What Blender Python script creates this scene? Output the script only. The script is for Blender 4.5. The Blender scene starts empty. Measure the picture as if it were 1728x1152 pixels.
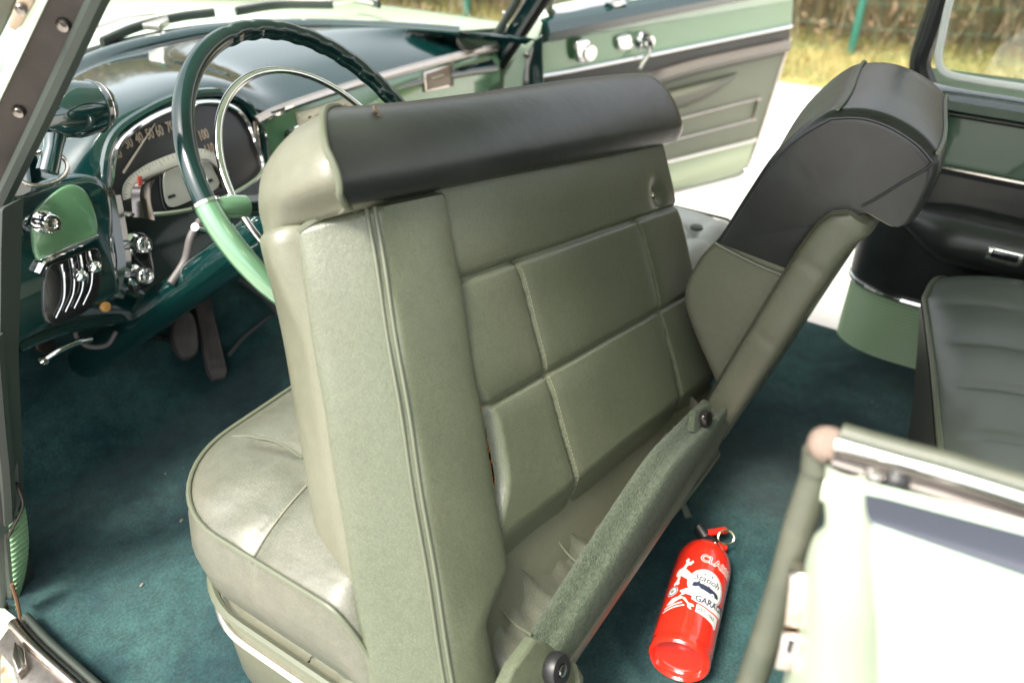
import bpy, bmesh, math, random
import numpy as np
from mathutils import Vector, Matrix
random.seed(7)
rng = np.random.default_rng(7)
S = bpy.context.scene
C = S.collection
R = math.radians

# ------------------------------------------------------------------ camera, world, sun, exposure
A_, TH, F_, RO = R(32.7), R(33.2), 1380.0, R(0.8)
h_ = np.array([math.cos(A_), math.sin(A_), 0.0])
zz = np.array([0, 0, 1.0])
cd = math.cos(TH)*h_ - math.sin(TH)*zz
cr = np.array([math.sin(A_), -math.cos(A_), 0.0])
cu = np.cross(cr, cd)
cr, cu = math.cos(RO)*cr + math.sin(RO)*cu, math.cos(RO)*cu - math.sin(RO)*cr
CAM = np.array([0, 0, 1.0])
cam = bpy.data.cameras.new('camera')
cam.sensor_width = 36.0
cam.lens = F_/1728*36
cam.clip_start = 0.05
cam.clip_end = 300
cam.dof.use_dof = True
cam.dof.focus_distance = 1.02
cam.dof.aperture_fstop = 3.3
co = bpy.data.objects.new('camera', cam)
C.objects.link(co)
M4 = Matrix(((cr[0], cu[0], -cd[0], CAM[0]), (cr[1], cu[1], -cd[1], CAM[1]), (cr[2], cu[2], -cd[2], CAM[2]), (0, 0, 0, 1)))
co.matrix_world = M4
S.camera = co

W = bpy.data.worlds.new('World')
S.world = W
W.use_nodes = True
wn = W.node_tree
bg = wn.nodes['Background']
sky = wn.nodes.new('ShaderNodeTexSky')
sky.sky_type = 'NISHITA'
sky.sun_disc = False
sky.air_density = 1.0
sky.dust_density = 4.0
hs = wn.nodes.new('ShaderNodeHueSaturation')      # overcast: a sky nearly without blue
hs.inputs['Saturation'].default_value = 0.22
wn.links.new(sky.outputs[0], hs.inputs['Color'])
wn.links.new(hs.outputs[0], bg.inputs['Color'])
bg.inputs['Strength'].default_value = 0.15
SUN_EL, SUN_AZ = 58.0, 168.0         # azimuth of the sun seen from the car, degrees from +X towards +Y
sdir = Vector((math.cos(R(SUN_EL))*math.cos(R(SUN_AZ)), math.cos(R(SUN_EL))*math.sin(R(SUN_AZ)), math.sin(R(SUN_EL))))
sky.sun_elevation = R(SUN_EL)
sky.sun_rotation = R(90 - SUN_AZ)
sl = bpy.data.lights.new('sun', 'SUN')
sl.energy = 2.3
sl.angle = R(16)
sl.color = (1, 0.93, 0.82)
so = bpy.data.objects.new('sun', sl)
so.rotation_euler = sdir.to_track_quat('Z', 'Y').to_euler()
C.objects.link(so)
vs = S.view_settings
vs.view_transform = 'Standard'
vs.look = 'None'
vs.gamma = 1
vs.use_curve_mapping = False
vs.exposure = 1.82

# ------------------------------------------------------------------ helpers
def V(p): return Vector([float(c) for c in p])
def ray(px, py): return cd*F_ + cr*(px-864) - cu*(py-576)
class Pl:
    """a real plane in the car, n.p = c; .p(px,py,off) reads where a photo point lies on it"""
    def __init__(s, n, c=None, through=None):
        n = np.array(n, float); L = np.linalg.norm(n); s.n = n/L
        s.c = c/L if c is not None else float(s.n @ np.array(through, float))
    def p(s, px, py, off=0.0):
        v = ray(px, py); t = (s.c + off - CAM @ s.n)/(v @ s.n)
        return CAM + v*t
def sp(P, n, closed=False):
    """Catmull-Rom through P, resampled to n points"""
    P = np.array(P, float); k = len(P)
    if closed: Q = np.vstack([P[-1], P, P[0], P[1]]); segs = k
    else: Q = np.vstack([2*P[0]-P[1], P, 2*P[-1]-P[-2]]); segs = k-1
    out = []
    for i in range(n):
        u = i/n*segs if closed else i/(n-1)*segs
        j = min(int(u), segs-1); f = u-j
        a, b, c, d = Q[j], Q[j+1], Q[j+2], Q[j+3]
        out.append(0.5*((2*b)+(c-a)*f+(2*a-5*b+4*c-d)*f*f+(3*b-a-3*c+d)*f**3))
    return np.array(out)
def lin(P, n):
    P = np.array(P, float); k = len(P)-1; out = []
    for i in range(n):
        u = i/(n-1)*k; j = min(int(u), k-1); out.append(P[j]*(1-u+j)+P[j+1]*(u-j))
    return np.array(out)
def sst(a, b, x):
    t = min(max((x-a)/(b-a), 0), 1); return t*t*(3-2*t)

class B:
    """collects shapes that become ONE mesh object"""
    def __init__(s): s.v = []; s.f = []; s.m = []; s.flat = set()
    def add(s, v, f, m=0, flat=False):
        o = len(s.v); s.v += [tuple(map(float, q)) for q in v]
        for q in f:
            if flat: s.flat.add(len(s.f))
            s.f.append(tuple(i+o for i in q)); s.m.append(m)
        return s
    def grid(s, P, cu_=False, cv_=False, m=0):
        nu, nv = len(P), len(P[0]); f = []
        for i in range(nu if cu_ else nu-1):
            for j in range(nv if cv_ else nv-1):
                i2, j2 = (i+1) % nu, (j+1) % nv
                f.append((i*nv+j, i2*nv+j, i2*nv+j2, i*nv+j2))
        return s.add([q for r in P for q in r], f, m)
    def loft(s, rings, caps=True, m=0):
        s.grid(rings, False, True, m)
        if caps:
            n = len(rings[0])
            s.add(rings[0], [tuple(range(n))[::-1]], m); s.add(rings[-1], [tuple(range(n))], m)
        return s
    def tube(s, P, r, seg=10, closed=False, m=0, flat=1.0, up=None):
        P = np.array(P, float); n = len(P); rings = []
        if not closed: T = np.gradient(P, axis=0)
        else: T = np.roll(P, -1, 0)-np.roll(P, 1, 0)
        T /= np.linalg.norm(T, axis=1)[:, None]+1e-12
        u = np.array(up, float) if up is not None else (np.array([0, 0, 1.0]) if abs(T[0][2]) < .9 else np.array([1.0, 0, 0]))
        for i in range(n):
            if up is not None: u = np.array(up, float)
            u = u-T[i]*(u@T[i]); u /= np.linalg.norm(u)+1e-12; w = np.cross(T[i], u)
            ri = r[i] if hasattr(r, '__len__') else r
            rings.append([P[i]+ri*(math.cos(a)*w+flat*math.sin(a)*u) for a in np.linspace(0, 2*math.pi, seg, endpoint=False)])
        s.grid(rings, closed, True, m)
        if not closed:
            s.add(rings[0], [tuple(range(seg))[::-1]], m); s.add(rings[-1], [tuple(range(seg))], m)
        return s
    def lathe(s, prof, o, axis, seg=24, m=0, x=None):
        """prof: (radius, height) along axis from o"""
        a = np.array(axis, float); a /= np.linalg.norm(a)
        x = np.cross(a, [0, 0, 1.0] if abs(a[2]) < .9 else [1.0, 0, 0]); x /= np.linalg.norm(x); y = np.cross(a, x)
        o = np.array(o, float)
        rings = [[o+a*h+max(r, 1e-5)*(math.cos(t)*x+math.sin(t)*y) for t in np.linspace(0, 2*math.pi, seg, endpoint=False)] for r, h in prof]
        s.grid(rings, False, True, m)
        s.add(rings[0], [tuple(range(seg))[::-1]], m); s.add(rings[-1], [tuple(range(seg))], m)
        return s
    def prism(s, P, n, th, bev=0.0, m=0, bulge=0):
        """outline P thickened by th against normal n (front face at P), front edge rounded by bev"""
        P = np.array(P, float); n = np.array(n, float); n /= np.linalg.norm(n)
        c = P.mean(0); rings = []
        back = P-n*th
        rings.append(back)
        if bev > 0:
            for a in (0, 30, 60, 90):
                k = bev*(1-math.cos(R(a)) if False else (1-math.cos(R(a))))
                q = []
                for p in P:
                    d = c-p; L = np.linalg.norm(d)+1e-9
                    q.append(p+d/L*min(k, L*.8)-n*bev*(1-math.sin(R(a))))
                rings.append(np.array(q))
        else: rings.append(P)
        nn = len(P)
        s.grid(rings, False, True, m)
        s.add(rings[0], [tuple(range(nn))[::-1]], m, True); s.add(rings[-1], [tuple(range(nn))], m, True)
        return s
    def box(s, c, ax, half, m=0, bev=0.0):
        c = np.array(c, float); ax = [np.array(a, float)/np.linalg.norm(a) for a in ax]
        hx, hy, hz = half; bev = min(bev, .9*min(half))
        pts = []
        rings = []
        lay = [(-hz, bev), (-hz+bev, 0), (hz-bev, 0), (hz, bev)] if bev > 0 else [(-hz, 0), (hz, 0)]
        for z, ins in lay:
            r = []
            for sx, sy in ((1, 1), (-1, 1), (-1, -1), (1, -1)):
                if bev > 0:
                    cx, cy = sx*(hx-bev), sy*(hy-bev); st = math.atan2(sy, sx)-R(45)
                    for k in range(4):
                        a = st+R(30)*k; r.append(c+ax[0]*(cx+math.cos(a)*(bev-ins*.7))+ax[1]*(cy+math.sin(a)*(bev-ins*.7))+ax[2]*z)
                else: r.append(c+ax[0]*sx*hx+ax[1]*sy*hy+ax[2]*z)
            rings.append(r)
        return s.loft(rings, True, m)
    def build(s, name, mat, parent=None, smooth=40, label=None):
        me = bpy.data.meshes.new(name)
        me.from_pydata(s.v, [], s.f)
        mats = mat if isinstance(mat, (list, tuple)) else [mat]
        for q in mats: me.materials.append(q)
        me.polygons.foreach_set('material_index', s.m)
        bm = bmesh.new(); bm.from_mesh(me)
        bmesh.ops.remove_doubles(bm, verts=bm.verts, dist=2e-5)
        bmesh.ops.recalc_face_normals(bm, faces=bm.faces)
        bm.to_mesh(me); bm.free()
        me.polygons.foreach_set('use_smooth', [True]*len(me.polygons))
        try: me.set_sharp_from_angle(angle=R(smooth))
        except Exception: pass
        return link(name, me, parent, label)
def link(name, me, parent=None, label=None):
    o = bpy.data.objects.new(name, me); C.objects.link(o)
    if parent is not None:
        o.parent = parent
        w = Matrix.Identity(4); q = parent
        while q is not None:
            w = Matrix.Translation(q.location) @ w if q.parent is None else w
            q = q.parent
        # only top-level Empties carry a location; meshes below hold car coordinates
        if parent.parent is None: o.matrix_parent_inverse = Matrix.Translation(parent.location).inverted()
    if label: o['label'] = label
    return o
def tag(o, label=None, cat=None, group=None, kind=None):
    for k, v in (('label', label), ('category', cat), ('group', group), ('kind', kind)):
        if v: o[k] = v
    return o
def empty(name, loc, label, cat, group=None):
    o = bpy.data.objects.new(name, None); C.objects.link(o); o.location = loc
    return tag(o, label, cat, group)
def text_mesh(body, size, align='LEFT', ext=0.0):
    cu_ = bpy.data.curves.new('lettering', 'FONT'); cu_.body = body; cu_.size = size; cu_.extrude = ext
    cu_.align_x = align; cu_.resolution_u = 3
    o = bpy.data.objects.new('lettering', cu_); C.objects.link(o)
    bpy.context.view_layer.update()
    me = bpy.data.meshes.new_from_object(o.evaluated_get(bpy.context.evaluated_depsgraph_get()))
    v = [tuple(q.co) for q in me.vertices]; f = [tuple(p.vertices) for p in me.polygons]
    bpy.data.objects.remove(o); bpy.data.meshes.remove(me); bpy.data.curves.remove(cu_)
    return v, f

# ------------------------------------------------------------------ materials
def mat(name, col, rough=.5, metal=0, coat=0, spec=.5, sheen=0, bump=None, vary=None, coat_rough=.03, fine=None, crease=None):
    """bump: list of (kind, scale, strength, distance, stretch); vary: (scale, amount, second colour)"""
    m = bpy.data.materials.new(name); m.use_nodes = True
    nt = m.node_tree; b = nt.nodes['Principled BSDF']
    b.inputs['Base Color'].default_value = (*col, 1); b.inputs['Roughness'].default_value = rough
    b.inputs['Metallic'].default_value = metal; b.inputs['Coat Weight'].default_value = coat
    b.inputs['Coat Roughness'].default_value = coat_rough
    if coat == 1: b.inputs['Coat IOR'].default_value = 1.75
    b.inputs['Specular IOR Level'].default_value = spec; b.inputs['Sheen Weight'].default_value = sheen
    tc = nt.nodes.new('ShaderNodeTexCoord')
    prev = None
    for k, sc, st, di, sx in (bump or []):
        mp = nt.nodes.new('ShaderNodeMapping'); mp.inputs['Scale'].default_value = sx
        nt.links.new(tc.outputs['Object'], mp.inputs['Vector'])
        if k == 'voronoi':
            t = nt.nodes.new('ShaderNodeTexVoronoi'); t.feature = 'DISTANCE_TO_EDGE'; t.inputs['Scale'].default_value = sc
            rp = nt.nodes.new('ShaderNodeMath'); rp.operation = 'MINIMUM'; rp.inputs[1].default_value = .18
            nt.links.new(t.outputs['Distance'], rp.inputs[0]); out = rp.outputs[0]
            nw = nt.nodes.new('ShaderNodeTexNoise'); nw.inputs['Scale'].default_value = sc*.7
            ad = nt.nodes.new('ShaderNodeVectorMath'); ad.operation = 'MULTIPLY_ADD'
            ad.inputs[1].default_value = (.6/sc,)*3
            nt.links.new(mp.outputs[0], nw.inputs['Vector']); nt.links.new(nw.outputs['Color'], ad.inputs[0]); nt.links.new(mp.outputs[0], ad.inputs[2])
            nt.links.new(ad.outputs[0], t.inputs['Vector'])
        else:
            t = nt.nodes.new('ShaderNodeTexNoise'); t.inputs['Scale'].default_value = sc; t.inputs['Detail'].default_value = 4
            nt.links.new(mp.outputs[0], t.inputs['Vector']); out = t.outputs['Fac']
        bp = nt.nodes.new('ShaderNodeBump'); bp.inputs['Strength'].default_value = st; bp.inputs['Distance'].default_value = di
        nt.links.new(out, bp.inputs['Height'])
        if prev: nt.links.new(prev.outputs[0], bp.inputs['Normal'])
        prev = bp
    if prev: nt.links.new(prev.outputs[0], b.inputs['Normal'])
    if vary:
        sc, lo, hi, c2 = vary
        t = nt.nodes.new('ShaderNodeTexNoise'); t.inputs['Scale'].default_value = sc; t.inputs['Detail'].default_value = 5
        t.inputs['Distortion'].default_value = .6
        nt.links.new(tc.outputs['Object'], t.inputs['Vector'])
        mr = nt.nodes.new('ShaderNodeMapRange'); mr.inputs[1].default_value = lo; mr.inputs[2].default_value = hi
        nt.links.new(t.outputs['Fac'], mr.inputs[0])
        mx = nt.nodes.new('ShaderNodeMix'); mx.data_type = 'RGBA'
        mx.inputs['A'].default_value = (*col, 1); mx.inputs['B'].default_value = (*c2, 1)
        nt.links.new(mr.outputs[0], mx.inputs['Factor']); nt.links.new(mx.outputs['Result'], b.inputs['Base Color'])
        for sc2, lo2, hi2, kind in (fine or []):      # fine grain of the thing's own colour: pile, pores, wear
            if kind == 'voronoi':
                t2 = nt.nodes.new('ShaderNodeTexVoronoi'); t2.feature = 'DISTANCE_TO_EDGE'; o2 = t2.outputs['Distance']; a0, a1 = 0, .25
            else:
                t2 = nt.nodes.new('ShaderNodeTexNoise'); t2.inputs['Detail'].default_value = 3; o2 = t2.outputs['Fac']; a0, a1 = .3, .7
            t2.inputs['Scale'].default_value = sc2; nt.links.new(tc.outputs['Object'], t2.inputs['Vector'])
            m2 = nt.nodes.new('ShaderNodeMapRange'); m2.inputs[1].default_value = a0; m2.inputs[2].default_value = a1
            m2.inputs[3].default_value = lo2; m2.inputs[4].default_value = hi2; nt.links.new(o2, m2.inputs[0])
            v2 = nt.nodes.new('ShaderNodeVectorMath'); v2.operation = 'SCALE'
            src = b.inputs['Base Color'].links[0].from_socket
            nt.links.new(src, v2.inputs[0]); nt.links.new(m2.outputs[0], v2.inputs['Scale']); nt.links.new(v2.outputs[0], b.inputs['Base Color'])
    return m
one = (1, 1, 1)
GRAIN = [('voronoi', 520, .5, .0006, (1, 1, .5)), ('noise', 230, .3, .0009, (1, 1, .4)), ('noise', 30, .12, .002, one)]
LEA = mat('sage_leather', (.084, .096, .061), .33, spec=.5, bump=GRAIN, vary=(5, .38, .66, (.095, .102, .067)), fine=[(360, .78, 1.08, 'voronoi'), (110, .95, 1.05, 'noise')])
LEA2 = mat('sage_leather_smooth', (.108, .112, .077), .38, bump=[('noise', 600, .3, .0006, one), ('noise', 60, .2, .002, one)], vary=(5, .38, .66, (.124, .125, .089)), fine=[(420, .90, 1.05, 'voronoi'), (90, .96, 1.04, 'noise')])
LEAW = mat('creased_sage_leather', (.078, .086, .062), .42, bump=[('noise', 18, .35, .008, (1, .3, 1)), ('noise', 110, .2, .002, (1, .5, 1)), ('voronoi', 380, .25, .0008, one)], vary=(10, .3, .7, (.105, .104, .078)), fine=[(300, .82, 1.08, 'voronoi'), (60, .93, 1.07, 'noise')])
LEAD = mat('black_green_leather', (.017, .018, .0175), .32, spec=.5, bump=[('voronoi', 560, .22, .0004, one), ('noise', 22, .22, .004, one)], vary=(14, .4, .75, (.026, .030, .028)))
LEAR = mat('dark_green_leather', (.082, .094, .079), .28, bump=[('noise', 700, .1, .0004, one), ('noise', 40, .12, .0015, one)], vary=(10, .35, .7, (.098, .110, .093)))
WELT = mat('welt_leather', (.085, .094, .062), .42, bump=[('noise', 800, .1, .0003, one)])
THREAD = mat('pale_thread', (.19, .188, .13), .7)
DASH = mat('teal_green_enamel', (.0018, .021, .020), .14, coat=1, spec=.5)
GREEN = mat('metallic_green_enamel', (.085, .20, .095), .28, metal=.25, coat=1, vary=(900, .4, .6, (.10, .23, .115)))
MINT = mat('mint_body_enamel', (.56, .70, .53), .3, coat=1)
CHROME = mat('chrome', (.78, .77, .75), .07, metal=1)
CHROMEW = mat('worn_chrome', (.55, .50, .45), .22, metal=1, bump=[('noise', 60, .15, .001, one)], vary=(30, .45, .75, (.5, .42, .34)))
ALU = mat('satin_aluminium', (.74, .70, .64), .3, metal=1)
CARPET = mat('teal_carpet', (.0075, .034, .038), 1, spec=.1, sheen=.15, bump=[('noise', 900, .7, .003, one), ('noise', 14, .3, .01, one)], vary=(5.5, .42, .66, (.030, .080, .075)), fine=[(260, .68, 1.32, 'noise'), (38, .80, 1.2, 'noise')])
CARPETB = mat('green_fleece_carpet', (.042, .056, .037), .98, spec=.05, sheen=.1, bump=[('noise', 420, 1, .004, one)], vary=(190, .35, .65, (.072, .088, .060)))
RUB = mat('green_black_rubber', (.022, .030, .024), .55, bump=[('noise', 500, .2, .0008, one)])
RUBG = mat('weathered_green_rubber', (.055, .062, .043), .5, bump=[('noise', 300, .25, .0008, one)], vary=(25, .35, .7, (.085, .088, .064)))
BLK = mat('black_rubber', (.012, .012, .013), .45)
BLKG = mat('gloss_black', (.008, .009, .010), .12, coat=.6)
BROWN = mat('dark_bronze_metal', (.040, .034, .031), .32, metal=.6, vary=(28, .4, .75, (.026, .023, .021)), bump=[('noise', 130, .1, .001, one)])
PEDAL = mat('worn_pedal_rubber', (.055, .048, .045), .65, bump=[('noise', 260, .3, .001, one)], vary=(40, .4, .7, (.085, .075, .07)))
DIAL = mat('dial_black', (.025, .025, .028), .3)
CREAM = mat('cream_enamel', (.55, .50, .38), .4)
DIALG = mat('pale_dial_face', (.40, .40, .35), .35)
NUM = mat('dial_lettering', (.34, .27, .205), .6)
STEEL = mat('dull_steel', (.26, .23, .205), .3, metal=1)
REDP = mat('red_enamel', (.62, .022, .010), .22, coat=1)
WHITEP = mat('white_print', (.60, .59, .56), .5)
NAVY = mat('navy_print', (.018, .025, .055), .5)
ORANGE = mat('amber_plastic', (.42, .22, .06), .35)
RIB = mat('ribbed_green_vinyl', (.33, .46, .28), .42)
KICK = mat('kick_panel_vinyl', (.13, .23, .12), .42)
RUST = mat('rust_orange', (.42, .16, .04), .8)
def glass(name, tint=(1, 1, 1), refl=1.0):
    m = bpy.data.materials.new(name); m.use_nodes = True; nt = m.node_tree; nt.nodes.clear()
    o = nt.nodes.new('ShaderNodeOutputMaterial'); t = nt.nodes.new('ShaderNodeBsdfTransparent'); g = nt.nodes.new('ShaderNodeBsdfGlossy')
    g.inputs['Roughness'].default_value = .01; t.inputs['Color'].default_value = (*tint, 1)
    fr = nt.nodes.new('ShaderNodeLayerWeight'); fr.inputs['Blend'].default_value = .5
    pw = nt.nodes.new('ShaderNodeMath'); pw.operation = 'POWER'; pw.inputs[1].default_value = 5      # Schlick, the same from both sides
    mu = nt.nodes.new('ShaderNodeMath'); mu.operation = 'MULTIPLY_ADD'; mu.inputs[1].default_value = .92*refl; mu.inputs[2].default_value = .05*refl
    nt.links.new(fr.outputs['Facing'], pw.inputs[0]); nt.links.new(pw.outputs[0], mu.inputs[0])
    mx = nt.nodes.new('ShaderNodeMixShader')
    nt.links.new(mu.outputs[0], mx.inputs[0]); nt.links.new(t.outputs[0], mx.inputs[1]); nt.links.new(g.outputs[0], mx.inputs[2]); nt.links.new(mx.outputs[0], o.inputs['Surface'])
    return m
GLASS = glass('window_glass', (.93, .95, .93))
PAVE = mat('pale_concrete_paving', (.50, .48, .44), .85, bump=[('noise', 60, .3, .01, one)], vary=(2.5, .3, .7, (.42, .40, .37)))
TURF = mat('turf_soil', (.16, .17, .05), .95, vary=(6, .35, .65, (.25, .21, .07)))
BLADE = mat('grass_blade', (.19, .19, .06), .7, vary=(3, .35, .65, (.30, .24, .09)))
TWIG = mat('hedge_twigs', (.16, .115, .07), .85, vary=(2.2, .35, .65, (.14, .13, .055)))
LEAF = mat('hedge_leaves', (.14, .115, .055), .8, vary=(1.6, .35, .65, (.20, .13, .075)))
POST = mat('green_fence_coating', (.02, .11, .075), .4)
WIRE = mat('green_fence_wire', (.05, .12, .08), .5)

# ------------------------------------------------------------------ outside: paving, turf, hedge, fence
GZ = -.35
tag(B().grid([[(-60, -60, GZ), (-60, 60, GZ)], [(60, -60, GZ), (60, 60, GZ)]]).build('paving', PAVE), kind='structure')
# turf strip between the paving and the hedge: edge line from the photo
def edge(y, x0=4.98, k=-.62): return x0 + .30*math.sin(y*.9)*.12 + max(0, (1.0-y))*.42*.9 if y < 1 else x0+.02*math.sin(y*2) - (y-1)*.06
ys = np.linspace(-14, 16, 121)
turf = B(); rows = []
for y in ys:
    x0 = edge(y); rows.append([(x0, y, GZ+.004), (x0+.03, y, GZ+.03), (x0+3.5, y, GZ+.05), (x0+30, y, GZ+.05)])
tag(turf.grid(rows).build('turf', TURF), kind='structure')
gb = B()
for i in range(16000):
    y = rng.uniform(-2.5, 7.5); x = edge(y)+rng.uniform(-.04, 1.2)**1.0
    if x < edge(y) and rng.random() < .5: continue
    a = rng.uniform(0, 6.28); h = rng.uniform(.03, .085); w = .006
    lean = rng.normal(0, .025, 2); d = (math.cos(a)*w, math.sin(a)*w); z0 = GZ+.03
    gb.add([(x-d[0], y-d[1], z0), (x+d[0], y+d[1], z0), (x+lean[0], y+lean[1], z0+h)], [(0, 1, 2)])
tag(gb.build('grass', BLADE), 'short sunlit yellow green grass along the foot of the hedge', 'grass', kind='stuff')
def hx(y): return 5.75 + max(0, 1.0-y)*.40 - max(0, y-1.4)*.27
hb = B(); lb = B()
for i in range(15000):       # upright twigs
    y = rng.uniform(-4.5, 10.5); dep = rng.uniform(0, 1)**1.6
    x = hx(y)+.05+dep*.9; z = GZ+rng.uniform(0, 1)**1.05*2.0
    L = rng.uniform(.12, .5); a = rng.uniform(0, 6.28); t = rng.uniform(0, .7); r = rng.uniform(.004, .013)
    d = np.array([math.sin(t)*math.cos(a), math.sin(t)*math.sin(a), math.cos(t)]); p = np.array([x, y, z])
    s = np.cross(d, [rng.normal(), rng.normal(), .1]); s /= np.linalg.norm(s)
    hb.add([p-s*r, p+s*r, p+d*L+s*r*.4, p+d*L-s*r*.4], [(0, 1, 2, 3)])
for i in range(26000):
    y = rng.uniform(-4.5, 10.5); dep = rng.uniform(0, 1)**1.5
    x = hx(y)+dep*.9; z = GZ+.02+rng.uniform(0, 1)*2.05
    n = math.sin(y*3.1+z*2)+math.sin(y*1.3-z*4.1)+rng.normal(0, .8)
    if n < -.6: continue
    p = np.array([x, y, z]); u = rng.normal(size=3); u /= np.linalg.norm(u); w = np.cross(u, rng.normal(size=3)); w /= np.linalg.norm(w)
    sz = rng.uniform(.018, .04)
    lb.add([p-u*sz, p+w*sz*.5, p+u*sz, p-w*sz*.5], [(0, 1, 2, 3)])
hc = B(); rows = []
for y in np.linspace(-5, 11, 80):
    rows.append([(hx(y)+.55+.1*math.sin(y*5), y, GZ), (hx(y)+.6+.12*math.sin(y*7+1), y, GZ+1.2), (hx(y)+.75, y, GZ+2.05), (hx(y)+1.3, y, GZ+2.1), (hx(y)+1.4, y, GZ)])
hc.grid(rows)
hedge = empty('hedge', (hx(1)+.5, 1, GZ), 'dense brown green hedge behind the green wire fence', 'hedge')
hb.build('twigs', TWIG, hedge); lb.build('leaves', LEAF, hedge); hc.build('branch_mass', TWIG, hedge)
fence = empty('wire_fence', (5.72, 1.1, GZ), 'green wire fence with round posts standing in front of the hedge', 'fence')
for y in (1.12, 3.7, 6.3, -1.5, -4):
    x = hx(y)-.03
    B().lathe([(.026, 0), (.026, 1.6), (.022, 1.61)], (x, y, GZ), (0, 0, 1), 12).build('post', POST, fence)
wb = B()
for k in range(0, 11):
    z = GZ+.06+k*.15; wb.tube([(hx(y)-.03, y, z) for y in np.linspace(-4, 9, 40)], .0016, 4)
for y in np.arange(-4, 9, .1): wb.tube([(hx(y)-.03, y, GZ+.03), (hx(y)-.03, y, GZ+1.56)], .0014, 4)
wb.build('wire_mesh', WIRE, fence)

# ------------------------------------------------------------------ the car
car = empty('vintage_car', (1.02, .3, GZ), 'two tone green vintage coupe with its doors open and sage leather seats', 'car')
XA, YA, ZA = (1, 0, 0), (0, 1, 0), (0, 0, 1)

# carpeted floor with toe board
fl = B(); rows = []
for x in np.linspace(.27, 1.745, 60):
    row = []
    for y in np.concatenate([np.linspace(-.9, 1.15, 80), np.linspace(1.17, 1.62, 20)]):
        z = .0 + .035*math.exp(-((x-1.02)/.17)**2)*sst(-.3, .2, y) + .95*max(0, y-1.22)*sst(1.2, 1.3, y)
        z += .004*math.sin(x*9+y*5)*math.sin(y*8-x*3)
        row.append((x, y, z))
    rows.append(row)
fl.grid(rows)
# a real thickness: the floor pan below
fl.add([(.27, -.9, -.02), (1.745, -.9, -.02), (1.745, 1.62, -.02), (.27, 1.62, -.02)], [(0, 1, 2, 3)])
carp_ = fl.build('carpet', CARPET, car)
LINT = mat('lint', (.30, .24, .20), .9)
for (x, y) in [(.52, .98), (.62, .86), (.44, .80), (.58, 1.10), (.75, 1.02), (.40, .92), (.98, .12), (.86, .17), (1.22, .05), (1.35, .16), (1.05, .06), (.93, .22), (1.5, .1)]:
    z = .004+.035*math.exp(-((x-1.02)/.17)**2)*sst(-.3, .2, y)+.004*math.sin(x*9+y*5)*math.sin(y*8-x*3); r = rng.uniform(.0008, .0018)
    B().box((x, y, z), ((1, .3, 0), (-.3, 1, 0), (0, 0, 1)), (r*rng.uniform(.6, 2), r*.6, r*.5)).build('lint', LINT, carp_)
bs = B()
bs.box((1.01, .36, -.13), (XA, YA, ZA), (.80, 1.6, .09), bev=.03)
bs.build('floor_pan', mat('dark_underbody', (.03, .03, .03), .8), car)
# firewall behind the dash
B().box((1.02, 1.68, .2), (XA, YA, ZA), (.72, .02, .3)).build('firewall', mat('dark_firewall', (.01, .014, .014), .8), car)

# ---- dashboard
FP = Pl((0, -1, .25), through=(0, 1.14, .5))       # the face, looking back at the driver, leaning
FN = FP.n
def dash_front(x): return 1.135 - .02*((x-1.02)/.6)**2
def wbase(x):   # windscreen base seen from above, bowed forwards
    u = (x-1.05)/.58
    return 1.60 - .50*abs(u)**2.3
db = B(); rows = []
for x in np.linspace(.44, 1.66, 90):
    yf = dash_front(x); yb = wbase(x)
    u = abs((x-1.05)/.6); dz = -.035*u**2.5
    # hood bulge over the instruments
    hood = .068*math.exp(-((x-.795)/.185)**4); hy = .33*hood
    lw = .055*(1-sst(.45, .70, x))
    prof = [(yb, .575+dz), (yb-.02, .588+dz), (yb-.035, .588+dz), (yb*.6+yf*.4, .592+dz+.2*hood), (yf+.12, .575+dz+.6*hood), (yf+.05, .548+dz+.9*hood),
            (yf+.012+hy, .52+dz+hood), (yf+.004+hy, .508+dz+hood), (yf+.010+hy, .498+dz+hood), (yf+.03+hy, .492+dz+hood), (yf+.045+hy, .485+dz+hood), (yf+.04, .40), (yf+.02, .315+lw), (yf+.01, .285+lw), (yf+.03, .268+lw), (yf+.2, .26+lw)]
    rows.append(sp([(x, a, b) for a, b in prof], 60))
db.grid(rows)
dash = db.build('dashboard', DASH, car, 60)

def plate(pl, px, off=0, th=.006, bev=.002, n=0, closed=True, m=0, bb=None):
    """a plate lying on a real plane, outline read from the photo; n = resample smoothly"""
    P = [pl.p(x, y, off) for x, y in px]
    if n: P = sp(P, n, True)
    return (bb or B()).prism(P, pl.n, th, bev, m)
def rod(pl, px, r, off=0, n=24, closed=False, seg=8, bb=None, flat=1.0, up=None):
    P = sp([pl.p(x, y, off) for x, y in px], n, closed)
    return (bb or B()).tube(P, r, seg, closed, 0, flat, up)

# ---- dashboard furniture
arch = [(196, 358), (189, 300), (203, 243), (250, 203), (310, 178), (365, 172), (405, 190), (428, 232), (438, 296), (330, 352)]
plate(FP, [(x, y) for x, y in arch], .003, .03, .002, 60).build('instrument_face', DIAL, dash)
rod(FP, arch, .0045, .008, 80, True).build('instrument_bezel', CHROME, dash)
# deep dark arch around the bezel
rod(FP, [(182, 372), (176, 298), (192, 232), (246, 190), (310, 163), (375, 158), (418, 180), (442, 228), (450, 300)], .0085, .002, 60).build('instrument_surround', DASH, dash)
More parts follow.
